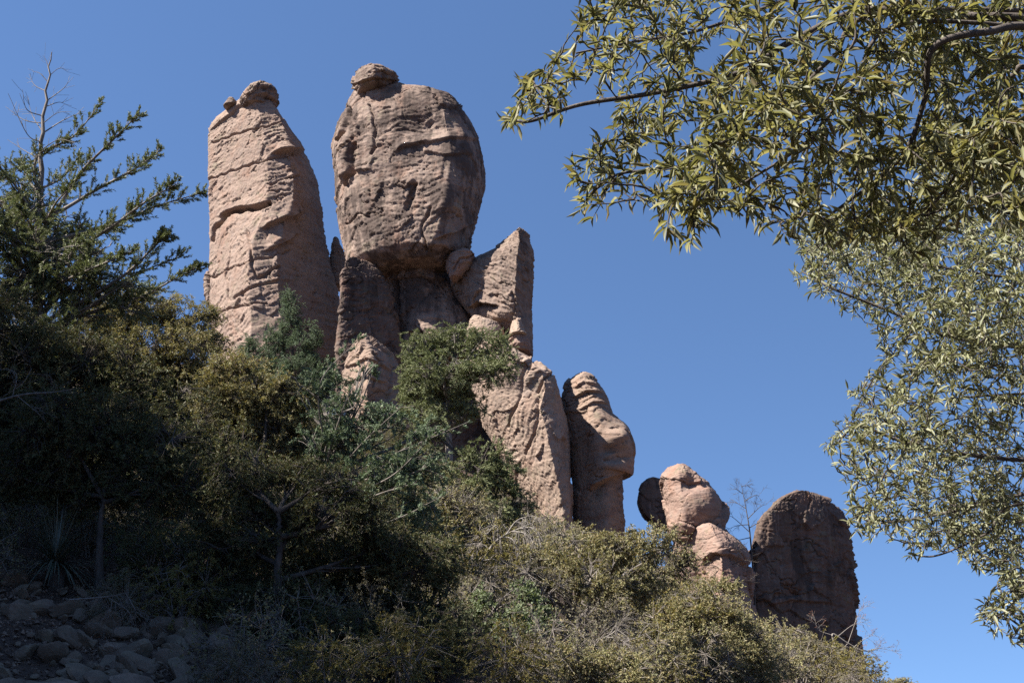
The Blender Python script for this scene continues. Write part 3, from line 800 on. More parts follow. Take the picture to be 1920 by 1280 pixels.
def tree(name, label, cat, foot_px, D, lobes, style, leaf, bark, trunk=None, r0=0.14, stems=1, group=None, cov=1.0, size=1.0, hole=-0.12, branches=(), limb_r=0.45, tufts=None, depth=0.8, sub=10, twigvis=1.0, naked=()):
    """Tapered trunk, limbs, branches, twigs and leaves. lobes are (px, py, rx px, ry px[, dY]) ellipsoids of the crown in the photograph, branches traced polylines [(px, py, dY), ...]."""
    st = STYLE[style]
    if D < 0:                                # negative: the pixel row of the trunk's foot
        D = depth_at(foot_px, -D)
    b = foot(foot_px, D)
    b[2] -= 0.1
    root = empty(name, b, label, cat, group)
    wood, crown = MB(), MB()
    trunk = trunk or [(lobes[0][0], lobes[0][1] + lobes[0][3] * 0.2, 0)]
    tp = spline([b] + [at(x, y, D + dy) for x, y, dy in trunk], 10)
    ln = len(tp)
    tp[1:-1] += 0.25 * r0 * rdir(ln - 2) * np.linspace(0, 1, ln - 2)[:, None]
    rad = r0 * (1 - (0.94 if len(naked) else 0.72) * np.linspace(0, 1, ln) ** 0.8)
    rad[:3] *= np.array([1.5, 1.2, 1.05])[:min(3, ln)]
    tubes(wood, tp, rad, 8)
    extra = []
    for s in range(stems - 1):
        lb = lobes[(s + 1) % len(lobes)]
        e = at(lb[0], lb[1] + lb[3] * 0.3, D + (lb[4] if len(lb) > 4 else 0))
        m_ = b + (e - b) * 0.5 + np.array([RNG.uniform(-.4, .4), RNG.uniform(-.4, .4), 0.3])
        q = spline([b + np.array([RNG.uniform(-.25, .25), RNG.uniform(-.25, .25), 0]), m_, e], 9)
        tubes(wood, q, r0 * 0.7 * (1 - 0.75 * np.linspace(0, 1, len(q))), 6)
        extra.append(q)
    allt = np.vstack([tp] + extra)
    twA, twC, twB = [], [], []
    for lb in lobes:
        dY = lb[4] if len(lb) > 4 else 0.0
        c = at(lb[0], lb[1], D + dY)
        sx = lb[2] / FPX * np.linalg.norm(c - EYE)
        sz = lb[3] / FPX * np.linalg.norm(c - EYE)
        sy = depth * (sx + sz) / 2
        S = np.array([sx, sy, sz])
        # limb
        j = np.argmin(np.linalg.norm(allt - (c - np.array([0, 0, 0.8 * sz])), axis=1))
        a = allt[j]
        ctl = (a + c) / 2 + np.array([0, 0, -0.1 * np.linalg.norm(c - a)]) + 0.1 * np.linalg.norm(c - a) * rdir(1)[0]
        lp = bez(a[None], ctl[None], c[None], 10)
        lr = r0 * limb_r
        tubes(wood, lp, (lr * (1 - 0.7 * np.linspace(0, 1, 10)))[None], 6)
        # branches inside the lobe
        m_ = max(6, int(sub))
        e = c + rdir(m_) * S * RNG.uniform(0.45, 0.85, (m_, 1))
        i0 = RNG.randint(3, 10, m_)
        a = lp[0, i0]
        ctl = a * 0.45 + e * 0.55 + np.array([0, 0, -0.06]) * np.linalg.norm(e - a, axis=1)[:, None] + 0.12 * np.linalg.norm(e - a, axis=1)[:, None] * rdir(m_)
        bp = bez(a, ctl, e, 8)
        tubes(wood, bp, np.repeat((lr * 0.42 * (1 - 0.75 * np.linspace(0, 1, 8)))[None], m_, 0), 5)
        nodes = bp[:, 2:].reshape(-1, 3)
        # twigs
        lpx = (st['L'] * size) * (st['W'] * size) * 0.5 * (FPX / np.linalg.norm(c - EYE)) ** 2 * 0.62
        nt_ = int(st['cov'] * cov * math.pi * lb[2] * lb[3] / (lpx * st['n']))
        u = rdir(nt_ * 2)
        r = RNG.uniform(0.0, 1.0, nt_ * 2) ** 0.42
        lumpy = 1 + 0.42 * perlin(u * 2.1 + np.array([lb[0], lb[1], D]) * 0.37) + 0.2 * perlin(u * 5 + lb[0])
        tips = c + u * S * (r * lumpy)[:, None]
        g = perlin(tips * (1.15 / max(0.5, 0.32 * (sx + sz))) + lb[0] * 0.1) + 0.6 * perlin(tips * 1.4)
        tips = tips[g > hole][:nt_]
        gz = ground(tips[:, 0], tips[:, 1])
        tips = tips[tips[:, 2] > gz + 0.12]
        if not len(tips):
            continue
        nn = np.zeros(len(tips), int)
        for s0 in range(0, len(tips), 4000):
            dd = np.linalg.norm(tips[s0:s0 + 4000, None] - nodes[None], axis=2)
            nn[s0:s0 + 4000] = np.argmin(dd + RNG.uniform(0, 0.25 * sx, dd.shape), 1)
        A = nodes[nn]
        dist = np.linalg.norm(tips - A, axis=1)[:, None]
        C = A * 0.4 + tips * 0.6 + 0.22 * dist * rdir(len(tips)) + np.array([0, 0, 0.10]) * dist
        # thin twig wood, and leaves at its end over about the style's tip length
        k = 4
        tw = bez(A, C, tips, k)
        sel = RNG.rand(len(tips)) < twigvis
        tubes(wood, tw[sel], np.repeat((st['twig'] * np.array([1.3, 1.0, 0.75, 0.4]))[None], sel.sum(), 0), 3)
        T = unit(tips - C)
        E0 = tips - T * st['tip'] * size * 0.8
        twA.append(E0)
        twC.append(tips - T * st['tip'] * size * 0.4 + 0.04 * rdir(len(tips)))
        twB.append(tips + T * st['tip'] * size * 0.3)
    for br in branches:
        pts = spline([allt[np.argmin(np.linalg.norm(allt - at(br[0][0], br[0][1], D + br[0][2]), axis=1))]] + [at(e[0], e[1], D + e[2]) for e in br], 10)
        m_ = len(pts)
        rr = br[0][3] if len(br[0]) > 3 else 0.035
        tubes(wood, pts, rr * (1 - 0.85 * np.linspace(0, 1, m_)), 5)
        seg = np.linalg.norm(pts[1:] - pts[:-1], axis=1).sum()
        fol = (tufts or {}).get('n', 0)
        if fol:
            nn = max(4, int(seg * fol))
            t = RNG.uniform(tufts.get('from', 0.3), 1.0, nn) ** 0.8
            if 'gap' in tufts:                   # foliage in uneven sprays with bare wood between
                ph = RNG.uniform(0, 50)
                t = t[perlin(np.stack([t * seg * 1.6 + ph, 0 * t + 0.3, 0 * t + 0.7], -1)) + 0.25 * RNG.normal(size=nn) + 0.35 * (t - 0.5) > tufts['gap']]
                nn = len(t)
            fi = t * (m_ - 1)
            i0 = np.minimum(fi.astype(int), m_ - 2)
            A = pts[i0] + (pts[i0 + 1] - pts[i0]) * (fi - i0)[:, None]
            T = unit(pts[i0 + 1] - pts[i0])
            ll = RNG.uniform(0.35, 1.1, nn) * tufts.get('len', 0.45) * (1.15 - 0.75 * t)
            dr = unit(T * tufts.get('fwd', 0.8) + rdir(nn) * np.array([0.8, 0.9, 0.8]) + np.array([0, 0, tufts.get('up', 0.35)]))
            B = A + dr * ll[:, None]
            C = A + dr * ll[:, None] * 0.5 - np.array([0, 0, 0.05]) * ll[:, None]
            tubes(wood, bez(A, C, B, 4), np.repeat((0.006 * np.array([1.2, 1, .8, .5]))[None], nn, 0), 3)
            twA.append(A)
            twC.append(C)
            twB.append(B)
    for br in naked:                         # bare side twigs
        pts = spline([tp[np.argmin(np.linalg.norm(tp - at(br[0][0], br[0][1], D), axis=1))]] + [at(e[0], e[1], D + e[2]) for e in br[1:]], 8)
        tubes(wood, pts, br[0][3] * (1 - 0.75 * np.linspace(0, 1, len(pts))), 4)
        i0 = RNG.randint(3, len(pts) - 1, 5)
        B = pts[i0] + unit(unit(pts[i0] - pts[i0 - 2]) + 0.8 * rdir(5)) * RNG.uniform(0.12, 0.4, (5, 1))
        tubes(wood, bez(pts[i0], (pts[i0] + B) / 2 + 0.02 * rdir(5), B, 4), br[0][3] * 0.3, 3)
    wood.build('trunk', bark, root, b)
    if twA:
        foliage(crown, np.vstack(twA), np.vstack(twC), np.vstack(twB), st, size)
        crown.build('crown', leaf, root, b, smooth=False)
    return root


TG = 'trees on the slope'
SG = 'scrub on the slope'
CY = dict(n=24, len=0.6, up=0.25, fwd=0.85, gap=-0.35)

cyn = [[(86, 215, 0, .015), (50, 205, -.1), (42, 168, -.2)], [(90, 180, 0, .012), (120, 165, .2), (130, 148, .3)], [(84, 240, 0, .014), (45, 225, .2), (10, 200, .4)], [(80, 270, 0, .016), (50, 250, -.3), (15, 175, -.5)],
       [(88, 200, 0, .012), (110, 192, .1), (124, 196, .2)], [(92, 150, 0, .010), (75, 138, 0), (62, 135, .1)], [(93, 135, 0, .010), (112, 128, 0), (128, 136, .1)], [(84, 250, 0, .014), (60, 215, .3), (52, 180, .4)],
       [(82, 255, 0, .016), (120, 225, .3), (160, 208, .5)], [(90, 170, 0, .012), (65, 160, .2), (55, 140, .3)], [(94, 120, 0, .008), (86, 112, 0), (80, 104, 0)], [(86, 230, 0, .012), (108, 212, -.3), (135, 210, -.4)], [(81, 300, 0, .016), (50, 285, .3), (14, 262, .5)], [(82, 285, 0, .016), (110, 262, -.3), (140, 268, -.5)]]
# tall cypress at the left, bare leader, upswept branches with green ends
cyb = [[(75, 390, 0, .05), (68, 297, 0), (136, 257, -.2), (190, 193, -.3)], [(100, 400, 0, .06), (150, 325, -.3), (213, 261, -.6), (263, 211, -.8)], [(105, 400, 0, .06), (181, 356, .2), (254, 316, .4), (304, 279, .5)],
       [(100, 450, 0, .06), (227, 415, .5), (290, 388, .7), (381, 361, 1)], [(100, 490, 0, .06), (204, 429, -.6), (272, 379, -.9), (335, 343, -1.2)], [(90, 600, 0, .06), (227, 520, -.4), (290, 461, -.6), (313, 442, -.7)],
       [(90, 600, 0, .05), (254, 515, .6), (344, 479, .9)], [(90, 610, 0, .05), (254, 560, .2), (326, 524, .3), (376, 499, .4)], [(75, 420, 0, .05), (30, 350, -.4), (-20, 290, -.8)], [(75, 470, 0, .05), (20, 400, .5), (-40, 350, .8)],
       [(75, 520, 0, .05), (10, 440, -.7), (-50, 380, -1)], [(85, 350, 0, .04), (120, 330, .6), (150, 290, .9)], [(85, 480, 0, .05), (150, 440, 1), (215, 430, 1.5)], [(85, 540, 0, .05), (180, 500, -1.2), (250, 470, -1.8)],
       [(85, 560, 0, .05), (160, 545, 1.2), (250, 540, 2)], [(80, 430, 0, .05), (105, 380, -1), (135, 350, -1.8)], [(80, 380, 0, .05), (50, 330, .9), (40, 300, 1.2)], [(80, 500, 0, .05), (60, 430, -1.2), (30, 380, -2)]]
tree('cypress_tree', 'tall cypress at the left with a bare twiggy leader and upswept branches', 'tree', 70, 22,
     [(40, 470, 85, 100), (110, 520, 110, 80), (60, 600, 110, 90), (200, 560, 90, 60), (30, 360, 50, 60), (110, 440, 60, 60, .6), (0, 420, 60, 70, -.5), (160, 480, 70, 44, -.6)], 'juniper', M['juniper'], M['bark_grey'],
     trunk=[(72, 600, 0), (74, 420, 0), (80, 250, 0), (97, 98, 0)], r0=0.17, group=TG, cov=0.55, size=0.9, branches=cyb, tufts=CY, hole=0.0, naked=cyn)


def bare(name, label, cat, foot_px, D, stem, limbs, r0, mat, twigs=6, tl=0.5, group=None, foot_pt=None, droop=0.0, r_limb=0.4, sub=3):
    """A leafless dead tree or branch: stem polyline, traced limbs, random side twigs."""
    if D < 0:
        D = depth_at(foot_px, -D)
    b = foot(foot_px, D) if foot_pt is None else np.asarray(foot_pt, float)
    root = empty(name, b, label, cat, group)
    tr = br = MB()                           # stem, limbs and twigs are one piece of wood
    tp = spline(([b] if foot_pt is None else []) + [at(x, y, D + dy) for x, y, dy in stem], 8)
    tubes(tr, tp, r0 * (1 - 0.85 * np.linspace(0, 1, len(tp))), 6)
    lines = []
    for l in limbs:
        p0 = at(l[0][0], l[0][1], D + l[0][2])
        p = spline([tp[np.argmin(np.linalg.norm(tp - p0, axis=1))]] + [at(x, y, D + dy) for x, y, dy in l[1:]], 8)
        tubes(br, p, r0 * r_limb * (1 - 0.8 * np.linspace(0, 1, len(p))), 4)
        lines.append(p)
    ends = []
    for p in lines + [tp[len(tp) // 2:]]:
        cur = p
        k = twigs
        t = RNG.uniform(0.2, 1, k)
        fi = t * (len(cur) - 1)
        i0 = np.minimum(fi.astype(int), len(cur) - 2)
        A = cur[i0]
        T = unit(cur[i0 + 1] - cur[i0])
        d = unit(T * 0.9 + rdir(k) + np.array([0, 0, -droop]))
        ll = tl * RNG.uniform(0.5, 1.2, k)[:, None]
        B = A + d * ll + np.array([0, 0, -droop * 0.4]) * ll
        C = A + d * ll * 0.5 + np.array([0, 0, 0.12]) * ll
        q = bez(A, C, B, 6)
        tubes(br, q, np.repeat((r0 * 0.16 * (1 - 0.7 * np.linspace(0, 1, 6)))[None], k, 0), 3)
        A2 = np.repeat(q[:, 2:5].reshape(-1, 3), max(1, sub // 3 + 1), 0)
        T2 = np.repeat(np.repeat(unit(B - A)[:, None], 3, 1).reshape(-1, 3), max(1, sub // 3 + 1), 0)
        d2 = unit(T2 + rdir(len(A2)) * 0.9 + np.array([0, 0, -droop]))
        B2 = A2 + d2 * tl * 0.45 * RNG.uniform(0.5, 1.2, (len(A2), 1))
        q2 = bez(A2, (A2 + B2) / 2 + 0.03 * rdir(len(A2)), B2, 4)
        tubes(br, q2, np.repeat((r0 * 0.09 * np.array([1, .9, .7, .5]))[None], len(A2), 0), 3)
        ends.append((A2, (A2 + B2) / 2, B2))
    tr.build('trunk', mat, root, b)
    return root, b, ends


# ---- background junipers and cypresses against the rock
tree('cypress_tree', 'young blue-green cypress with a pointed top in front of the square tower', 'tree', 560, -760,
     [(545, 600, 22, 50), (520, 640, 34, 40, .5), (575, 645, 34, 45, -.5), (500, 690, 48, 36, .3), (560, 700, 52, 40, -1), (610, 700, 40, 30), (465, 660, 22, 34, 1), (540, 562, 13, 26)], 'juniper', M['cypress'], M['bark_dark'],
     trunk=[(552, 700, 0), (543, 540, 0)], r0=0.14, group=TG, cov=0.9, size=1.3, sub=12)
tree('juniper_tree', 'rounded green juniper with a visible grey trunk in front of the head tower neck', 'tree', 842, -930,
     [(800, 650, 52, 40), (860, 640, 60, 36, .6), (915, 655, 52, 42, 0), (830, 700, 76, 42, -1), (790, 730, 44, 40, 0), (850, 740, 48, 40, .5), (910, 700, 45, 30, -1), (945, 680, 28, 40, -.5), (785, 690, 36, 46, .4), (800, 765, 46, 30, -.6), (880, 770, 44, 30, -.3), (765, 735, 26, 34, .5)], 'juniper', M['juniper'], M['bark_grey'],
     trunk=[(842, 840, 0), (838, 760, 0), (845, 690, 0)], r0=0.26, group=TG, cov=0.85, size=1.6, sub=14)
tree('juniper_tree', 'bushy juniper against the lower left edge of the pale buttress', 'tree', 900, -1000,
     [(905, 860, 60, 34), (870, 900, 60, 44, -.5), (935, 905, 55, 45, .4), (965, 950, 40, 36, .5), (900, 960, 60, 34, -1), (800, 800, 50, 30, 0)], 'juniper', M['juniper'], M['bark_dark'],
     trunk=[(900, 960, 0), (895, 880, 0)], r0=0.16, group=TG, cov=0.85, size=1.35)
tree('cypress_tree', 'spreading cypress with long pale diagonal limbs below the ledgy outcrop', 'tree', 590, -1060,
     [(640, 830, 90, 46), (720, 790, 70, 34, .5), (780, 880, 66, 46, .4), (700, 890, 80, 50, -.6), (800, 810, 44, 26, .8), (650, 770, 60, 40), (600, 720, 60, 40, .8), (760, 960, 70, 50, 0), (690, 690, 26, 20, .5)], 'juniper', M['cypress'], M['bark_grey'],
     trunk=[(600, 980, 0), (620, 880, 0)], r0=0.15, group=TG, cov=0.75, size=0.95, hole=0.02,
     branches=[[(620, 900, 0, .035), (680, 830, -1.0), (755, 760, -1.6)], [(630, 930, 0, .035), (730, 895, -1.2), (812, 815, -1.8)], [(610, 880, 0, .035), (640, 775, -1), (678, 690, -1.2)], [(600, 980, 0, .035), (700, 930, -1.3), (780, 905, -1.6)],
               [(610, 840, 0, .03), (600, 720, -.8), (668, 640, -.5)], [(620, 900, 0, .035), (740, 850, -.5), (880, 790, 0)], [(600, 990, 0, .03), (720, 980, -1), (830, 930, -1)]], tufts=dict(n=6, len=0.55, up=0.3))

# ---- oak scrub in the sun, right of the middle
tree('oak_tree', 'wide multi-stemmed scrub oak in the sun below the face column', 'tree', 1070, -1190,
     [(1090, 1030, 90, 42), (1010, 1050, 60, 46, .4), (1170, 1025, 70, 40, .3), (1225, 1030, 52, 46, 0), (1110, 1080, 90, 46, -.8), (1020, 1110, 60, 40, 0), (1190, 1090, 60, 50, .6)], 'scrub', M['scrub'], M['bark_grey'],
     trunk=[(1068, 1130, 0), (1075, 1070, 0)], r0=0.11, stems=5, group=TG, cov=0.72, hole=-0.02, sub=14, size=0.95)
tree('oak_tree', 'dark-trunked scrub oak leaning left beneath the balanced boulder', 'tree', 1190, -1195,
     [(1260, 1060, 40, 50), (1215, 1090, 50, 50, .3), (1160, 1120, 55, 40, .5), (1255, 1005, 26, 26), (1290, 1050, 26, 34)], 'twiggy', M['scrub'], M['bark_dark'],
     trunk=[(1215, 1150, 0), (1250, 1090, 0)], r0=0.13, stems=3, group=TG, cov=1.4, hole=-0.1)
tree('oak_shrub', 'broad rounded olive oak bush at the bottom, in front of the dark dome', 'shrub', 1330, -1290,
     [(1330, 1160, 80, 56), (1265, 1170, 56, 50, .4), (1390, 1210, 66, 56, 0), (1310, 1230, 90, 56, -.8), (1410, 1262, 50, 40, .3), (1350, 1110, 40, 26, .5), (1230, 1230, 50, 50, .5)], 'scrub', M['scrub'], M['bark_grey'],
     trunk=[(1330, 1230, 0)], r0=0.09, stems=5, group=SG, cov=1.15, hole=-0.2, sub=14)
tree('manzanita_shrub', 'bright green manzanita bush left of the multi-stemmed oak', 'shrub', 950, -1225,
     [(930, 1130, 48, 34), (985, 1120, 40, 30, .3), (900, 1165, 50, 40, 0), (965, 1175, 55, 36, -.4), (1015, 1160, 26, 26)], 'manz', M['manz'], M['bark_dark'],
     trunk=[(945, 1180, 0)], r0=0.06, stems=4, group=SG, cov=1.1)
tree('oak_shrub', 'yellowish oak bush at the bottom edge under the multi-stemmed oak', 'shrub', 1080, -1300,
     [(1060, 1240, 80, 40), (1140, 1250, 70, 36, .4), (980, 1262, 60, 40, 0), (1190, 1280, 60, 40, 0)], 'scrub', M['scrub'], M['bark_grey'],
     trunk=[(1080, 1290, 0)], r0=0.06, stems=4, group=SG, cov=0.95, size=0.85)
tree('oak_shrub', 'low oak bush at the bottom edge below the foot of the dark dome', 'shrub', 1540, 48,
     [(1520, 1276, 60, 24), (1580, 1282, 60, 24, .5), (1470, 1270, 34, 30)], 'scrub', M['scrub'], M['bark_grey'], trunk=[(1540, 1300, 0)], r0=0.07, stems=3, group=SG, cov=1.0)
tree('oak_shrub', 'small bush tip cut by the bottom edge right of the dark dome', 'shrub', 1690, 48,
     [(1690, 1286, 36, 16)], 'scrub', M['scrub'], M['bark_grey'], trunk=[(1690, 1300, 0)], r0=0.05, group=SG)
tree('brush_shrub', 'grey half-bare brush with drooping twigs beside the bushy juniper', 'shrub', 880, -1075,
     [(850, 960, 60, 60), (900, 1020, 66, 60, .5), (960, 1030, 50, 40, 0), (830, 1040, 50, 60, 0)], 'twiggy', M['scrub'], M['bark_grey'],
     trunk=[(870, 1060, 0), (885, 1010, 0)], r0=0.09, stems=4, group=SG, cov=1.5, sub=14)

# ---- shaded oaks at the left and centre
tree('oak_tree', 'olive oak under the upswept cypress branches, at the left foot of the square tower', 'tree', 290, -900,
     [(250, 590, 90, 46), (330, 600, 70, 46, .5), (300, 660, 110, 50, -.4), (385, 640, 40, 50, 1), (180, 640, 90, 60, 0), (400, 590, 16, 20, 1), (340, 720, 90, 50, 0)], 'oak', M['scrub'], M['bark_dark'],
     trunk=[(288, 800, 0), (285, 680, 0)], r0=0.16, stems=2, group=TG, cov=0.85, size=0.95)
tree('oak_tree', 'sunlit yellow-green oak crown below the young cypress', 'tree', 470, -990,
     [(440, 700, 60, 46), (500, 740, 80, 46, -.3), (420, 760, 66, 56, 0), (560, 770, 66, 44, .3), (500, 810, 100, 56, 0), (590, 830, 60, 40, .4)], 'oak', M['scrub'], M['bark_dark'],
     trunk=[(470, 950, 0), (475, 830, 0)], r0=0.13, stems=2, group=TG, cov=0.9)
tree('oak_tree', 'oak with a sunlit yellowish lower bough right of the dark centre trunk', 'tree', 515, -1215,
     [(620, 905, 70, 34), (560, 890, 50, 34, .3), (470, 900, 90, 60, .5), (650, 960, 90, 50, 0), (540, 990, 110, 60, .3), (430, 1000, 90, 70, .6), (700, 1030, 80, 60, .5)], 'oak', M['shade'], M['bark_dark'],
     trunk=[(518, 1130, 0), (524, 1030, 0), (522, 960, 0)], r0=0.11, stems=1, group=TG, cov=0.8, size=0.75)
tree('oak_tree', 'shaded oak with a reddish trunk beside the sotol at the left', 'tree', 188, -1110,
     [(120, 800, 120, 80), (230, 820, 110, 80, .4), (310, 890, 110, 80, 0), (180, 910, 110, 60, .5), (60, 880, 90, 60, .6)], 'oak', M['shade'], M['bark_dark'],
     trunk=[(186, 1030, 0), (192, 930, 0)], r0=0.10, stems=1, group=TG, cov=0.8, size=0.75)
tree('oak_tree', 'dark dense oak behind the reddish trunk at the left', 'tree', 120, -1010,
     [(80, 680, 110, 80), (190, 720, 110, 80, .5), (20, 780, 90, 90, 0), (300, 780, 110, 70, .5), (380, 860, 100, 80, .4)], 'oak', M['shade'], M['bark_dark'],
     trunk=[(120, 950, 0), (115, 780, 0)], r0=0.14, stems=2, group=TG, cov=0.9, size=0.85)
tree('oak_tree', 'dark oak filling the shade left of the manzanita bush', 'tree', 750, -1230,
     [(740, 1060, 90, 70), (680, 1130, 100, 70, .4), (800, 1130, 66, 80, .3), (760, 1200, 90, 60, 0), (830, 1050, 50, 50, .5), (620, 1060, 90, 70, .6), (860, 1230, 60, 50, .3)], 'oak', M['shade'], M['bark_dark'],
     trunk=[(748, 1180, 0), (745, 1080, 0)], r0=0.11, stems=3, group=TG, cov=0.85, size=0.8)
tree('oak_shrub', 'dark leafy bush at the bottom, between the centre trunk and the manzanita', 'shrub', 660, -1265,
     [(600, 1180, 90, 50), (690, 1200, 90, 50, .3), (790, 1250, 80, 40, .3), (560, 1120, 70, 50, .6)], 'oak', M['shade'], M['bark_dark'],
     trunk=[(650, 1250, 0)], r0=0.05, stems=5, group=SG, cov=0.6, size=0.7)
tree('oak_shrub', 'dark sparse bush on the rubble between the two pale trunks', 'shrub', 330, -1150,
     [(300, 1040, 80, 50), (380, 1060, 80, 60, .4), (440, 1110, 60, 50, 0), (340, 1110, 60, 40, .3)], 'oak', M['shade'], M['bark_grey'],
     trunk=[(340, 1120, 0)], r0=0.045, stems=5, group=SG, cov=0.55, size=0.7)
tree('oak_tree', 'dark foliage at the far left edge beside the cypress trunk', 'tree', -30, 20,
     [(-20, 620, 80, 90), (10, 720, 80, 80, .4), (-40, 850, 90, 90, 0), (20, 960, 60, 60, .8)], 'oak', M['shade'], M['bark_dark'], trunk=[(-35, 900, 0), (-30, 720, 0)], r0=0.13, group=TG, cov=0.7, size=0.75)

def in_poly(px, py, poly):
    p = np.asarray(poly, float)
    c = np.zeros(len(px), bool)
    j = len(p) - 1
    for i in range(len(p)):
        hit = ((p[i, 1] > py) != (p[j, 1] > py)) & (px < (p[j, 0] - p[i, 0]) * (py - p[i, 1]) / (p[j, 1] - p[i, 1] + 1e-9) + p[i, 0])
        c ^= hit
        j = i
    return c


# ---- undergrowth: bushes copied over the slope wherever the photograph shows foliage down to the ground
PROTO = {}
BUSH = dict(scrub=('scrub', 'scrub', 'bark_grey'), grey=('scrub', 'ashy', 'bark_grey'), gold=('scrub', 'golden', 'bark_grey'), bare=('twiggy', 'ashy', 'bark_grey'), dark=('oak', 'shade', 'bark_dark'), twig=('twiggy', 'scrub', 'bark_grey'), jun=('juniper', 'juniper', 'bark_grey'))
VEG = [(-60, 690), (330, 700), (520, 760), (640, 830), (790, 830), (880, 900), (960, 990), (1010, 1040), (1240, 1060), (1320, 1150), (1390, 1230), (1440, 1295), (1660, 1300), (1660, 1330), (440, 1330), (450, 1230), (300, 1190), (120, 1165), (-60, 1150)]


def copy_thing(root):
    r = root.copy()
    COL.objects.link(r)
    for ch in root.children:
        c = ch.copy()
        COL.objects.link(c)
        c.parent = r
    return r


def bush(kind, seed, loc, s, label, group):
    """A bush about 1.7 m wide and 1.5 m high, built once a kind and copied after."""
    key = (kind, seed)
    if key not in PROTO:
        st, lf, bk = BUSH[kind]
        sd = STYLE[st]
        root = empty('oak_shrub' if kind != 'jun' else 'juniper_shrub', loc, label, 'shrub', group)
        wood, crown = MB(), MB()
        m = 12
        e = rdir(m) * np.array([0.75, 0.75, 0.45]) * RNG.uniform(0.6, 1, (m, 1)) + np.array([0, 0, 0.8])
        a = RNG.normal(size=(m, 3)) * np.array([.1, .1, 0])
        q = bez(a, a * 0.6 + e * 0.3 + np.array([0, 0, 0.25]), e, 8)
        tubes(wood, q, np.repeat((0.028 * (1 - 0.75 * np.linspace(0, 1, 8)))[None], m, 0), 5)
        nodes = q[:, 3:].reshape(-1, 3)
        n = dict(jun=190, bare=420).get(kind, 340)
        u = rdir(n)
        tips = np.array([0, 0, 0.72]) + u * np.array([0.95, 0.95, 0.72]) * (RNG.uniform(0, 1, (n, 1)) ** 0.42) * (1 + 0.45 * perlin(u * 2.2 + seed * 9))[:, None]
        tips = tips[(tips[:, 2] > 0.05) & (perlin(tips * 2.2 + seed * 5) > -0.28)]
        A = nodes[np.argmin(np.linalg.norm(tips[:, None] - nodes[None], axis=2), 1)]
        dl = np.linalg.norm(tips - A, axis=1)[:, None]
        C = (A + tips) / 2 + 0.2 * dl * rdir(len(tips)) + np.array([0, 0, .08]) * dl
        tubes(wood, bez(A, C, tips, 4), np.repeat((0.006 * np.array([1.3, 1, .75, .4]))[None], len(tips), 0), 3)
        foliage(crown, tips - unit(tips - C) * 0.22, tips - unit(tips - C) * 0.1, tips + unit(tips - C) * 0.08, sd, 0.85)
        wood.build('trunk', M[bk], root)
        crown.build('crown', M[lf], root, smooth=False)
        PROTO[key] = root
        r = root
    else:
        r = copy_thing(PROTO[key])
        tag(r, label, 'shrub', group)
    r.location = [float(c) for c in loc]
    r.rotation_euler = (0, 0, RNG.uniform(0, 6.28))
    r.scale = (s, s, s * RNG.uniform(0.85, 1.15))
    return r


CLEAR = [(855, 1050, 1175, 1280), (1030, 1115, 1120, 1260), (-10, 215, 1055, 1200), (480, 560, 1190, 1300), (880, 1020, 1040, 1130)]


def undergrowth():
    taken = []
    n = 0
    for _ in range(3000):
        px, py = RNG.uniform(-60, 1640), RNG.uniform(690, 1325)
        if not in_poly(np.array([px]), np.array([py]), VEG)[0]:
            continue
        D = depth_at(px, py)
        if D > 88:
            continue
        b = foot(px, D)
        if any(x0 < px < x1 and y0 < py < y1 for x0, x1, y0, y1 in CLEAR):
            continue
        s = RNG.uniform(0.7, 1.25) * (0.72 if D < 21 else 1.0 if D < 28 else 1.3)
        if any(np.hypot(b[0] - q[0], b[1] - q[1]) < 0.55 * (s + q[2]) * (1.0 if D < 30 else 1.3) for q in taken):
            continue
        taken.append((b[0], b[1], s))
        sunny = px > 860
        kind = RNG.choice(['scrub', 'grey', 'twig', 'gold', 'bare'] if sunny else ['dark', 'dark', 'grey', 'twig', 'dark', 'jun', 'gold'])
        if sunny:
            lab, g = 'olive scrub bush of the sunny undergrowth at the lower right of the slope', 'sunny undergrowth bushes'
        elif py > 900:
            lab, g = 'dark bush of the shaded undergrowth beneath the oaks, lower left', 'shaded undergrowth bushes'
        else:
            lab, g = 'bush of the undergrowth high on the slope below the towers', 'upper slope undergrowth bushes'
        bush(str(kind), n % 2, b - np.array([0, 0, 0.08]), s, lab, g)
        n += 1
        if n >= 230:
            break
    print('BUSHES', n)


# ---- dead trees and branches
bare('dead_tree', 'thin leafless dead conifer between the balanced boulder and the dome', 'dead tree', 1420, 84, [(1408, 1020, 0), (1400, 960, 0), (1389, 905, 0)],
     [[(1405, 1000, 0), (1375, 970, 0), (1362, 965, .3)], [(1402, 970, 0), (1425, 950, 0), (1438, 945, .2)], [(1398, 950, 0), (1378, 940, .3)], [(1396, 940, 0), (1416, 928, -.3), (1424, 930, 0)], [(1393, 922, 0), (1376, 914, 0)],
      [(1404, 990, 0), (1430, 975, .3)], [(1404, 985, 0), (1382, 985, -.5), (1364, 992, 0)], [(1391, 915, 0), (1402, 908, 0)], [(1407, 1010, 0), (1380, 1012, 0), (1366, 1005, .2)]], 0.085, M['bark_dark'], twigs=6, tl=1.0, group='dead trees')
bare('dead_tree', 'second bare snag standing in front of the red pedestal', 'dead tree', 1368, 80, [(1368, 1090, 0), (1370, 1010, 0)],
     [[(1368, 1080, 0), (1340, 1060, -.3), (1320, 1062, 0)], [(1368, 1085, 0), (1400, 1090, 0), (1425, 1092, .2)], [(1369, 1050, 0), (1345, 1030, 0), (1330, 1025, .3)], [(1369, 1060, 0), (1395, 1050, .3), (1408, 1052, 0)], [(1369, 1040, 0), (1390, 1028, 0)]],
     0.10, M['bark_dark'], twigs=6, tl=0.9, group='dead trees')
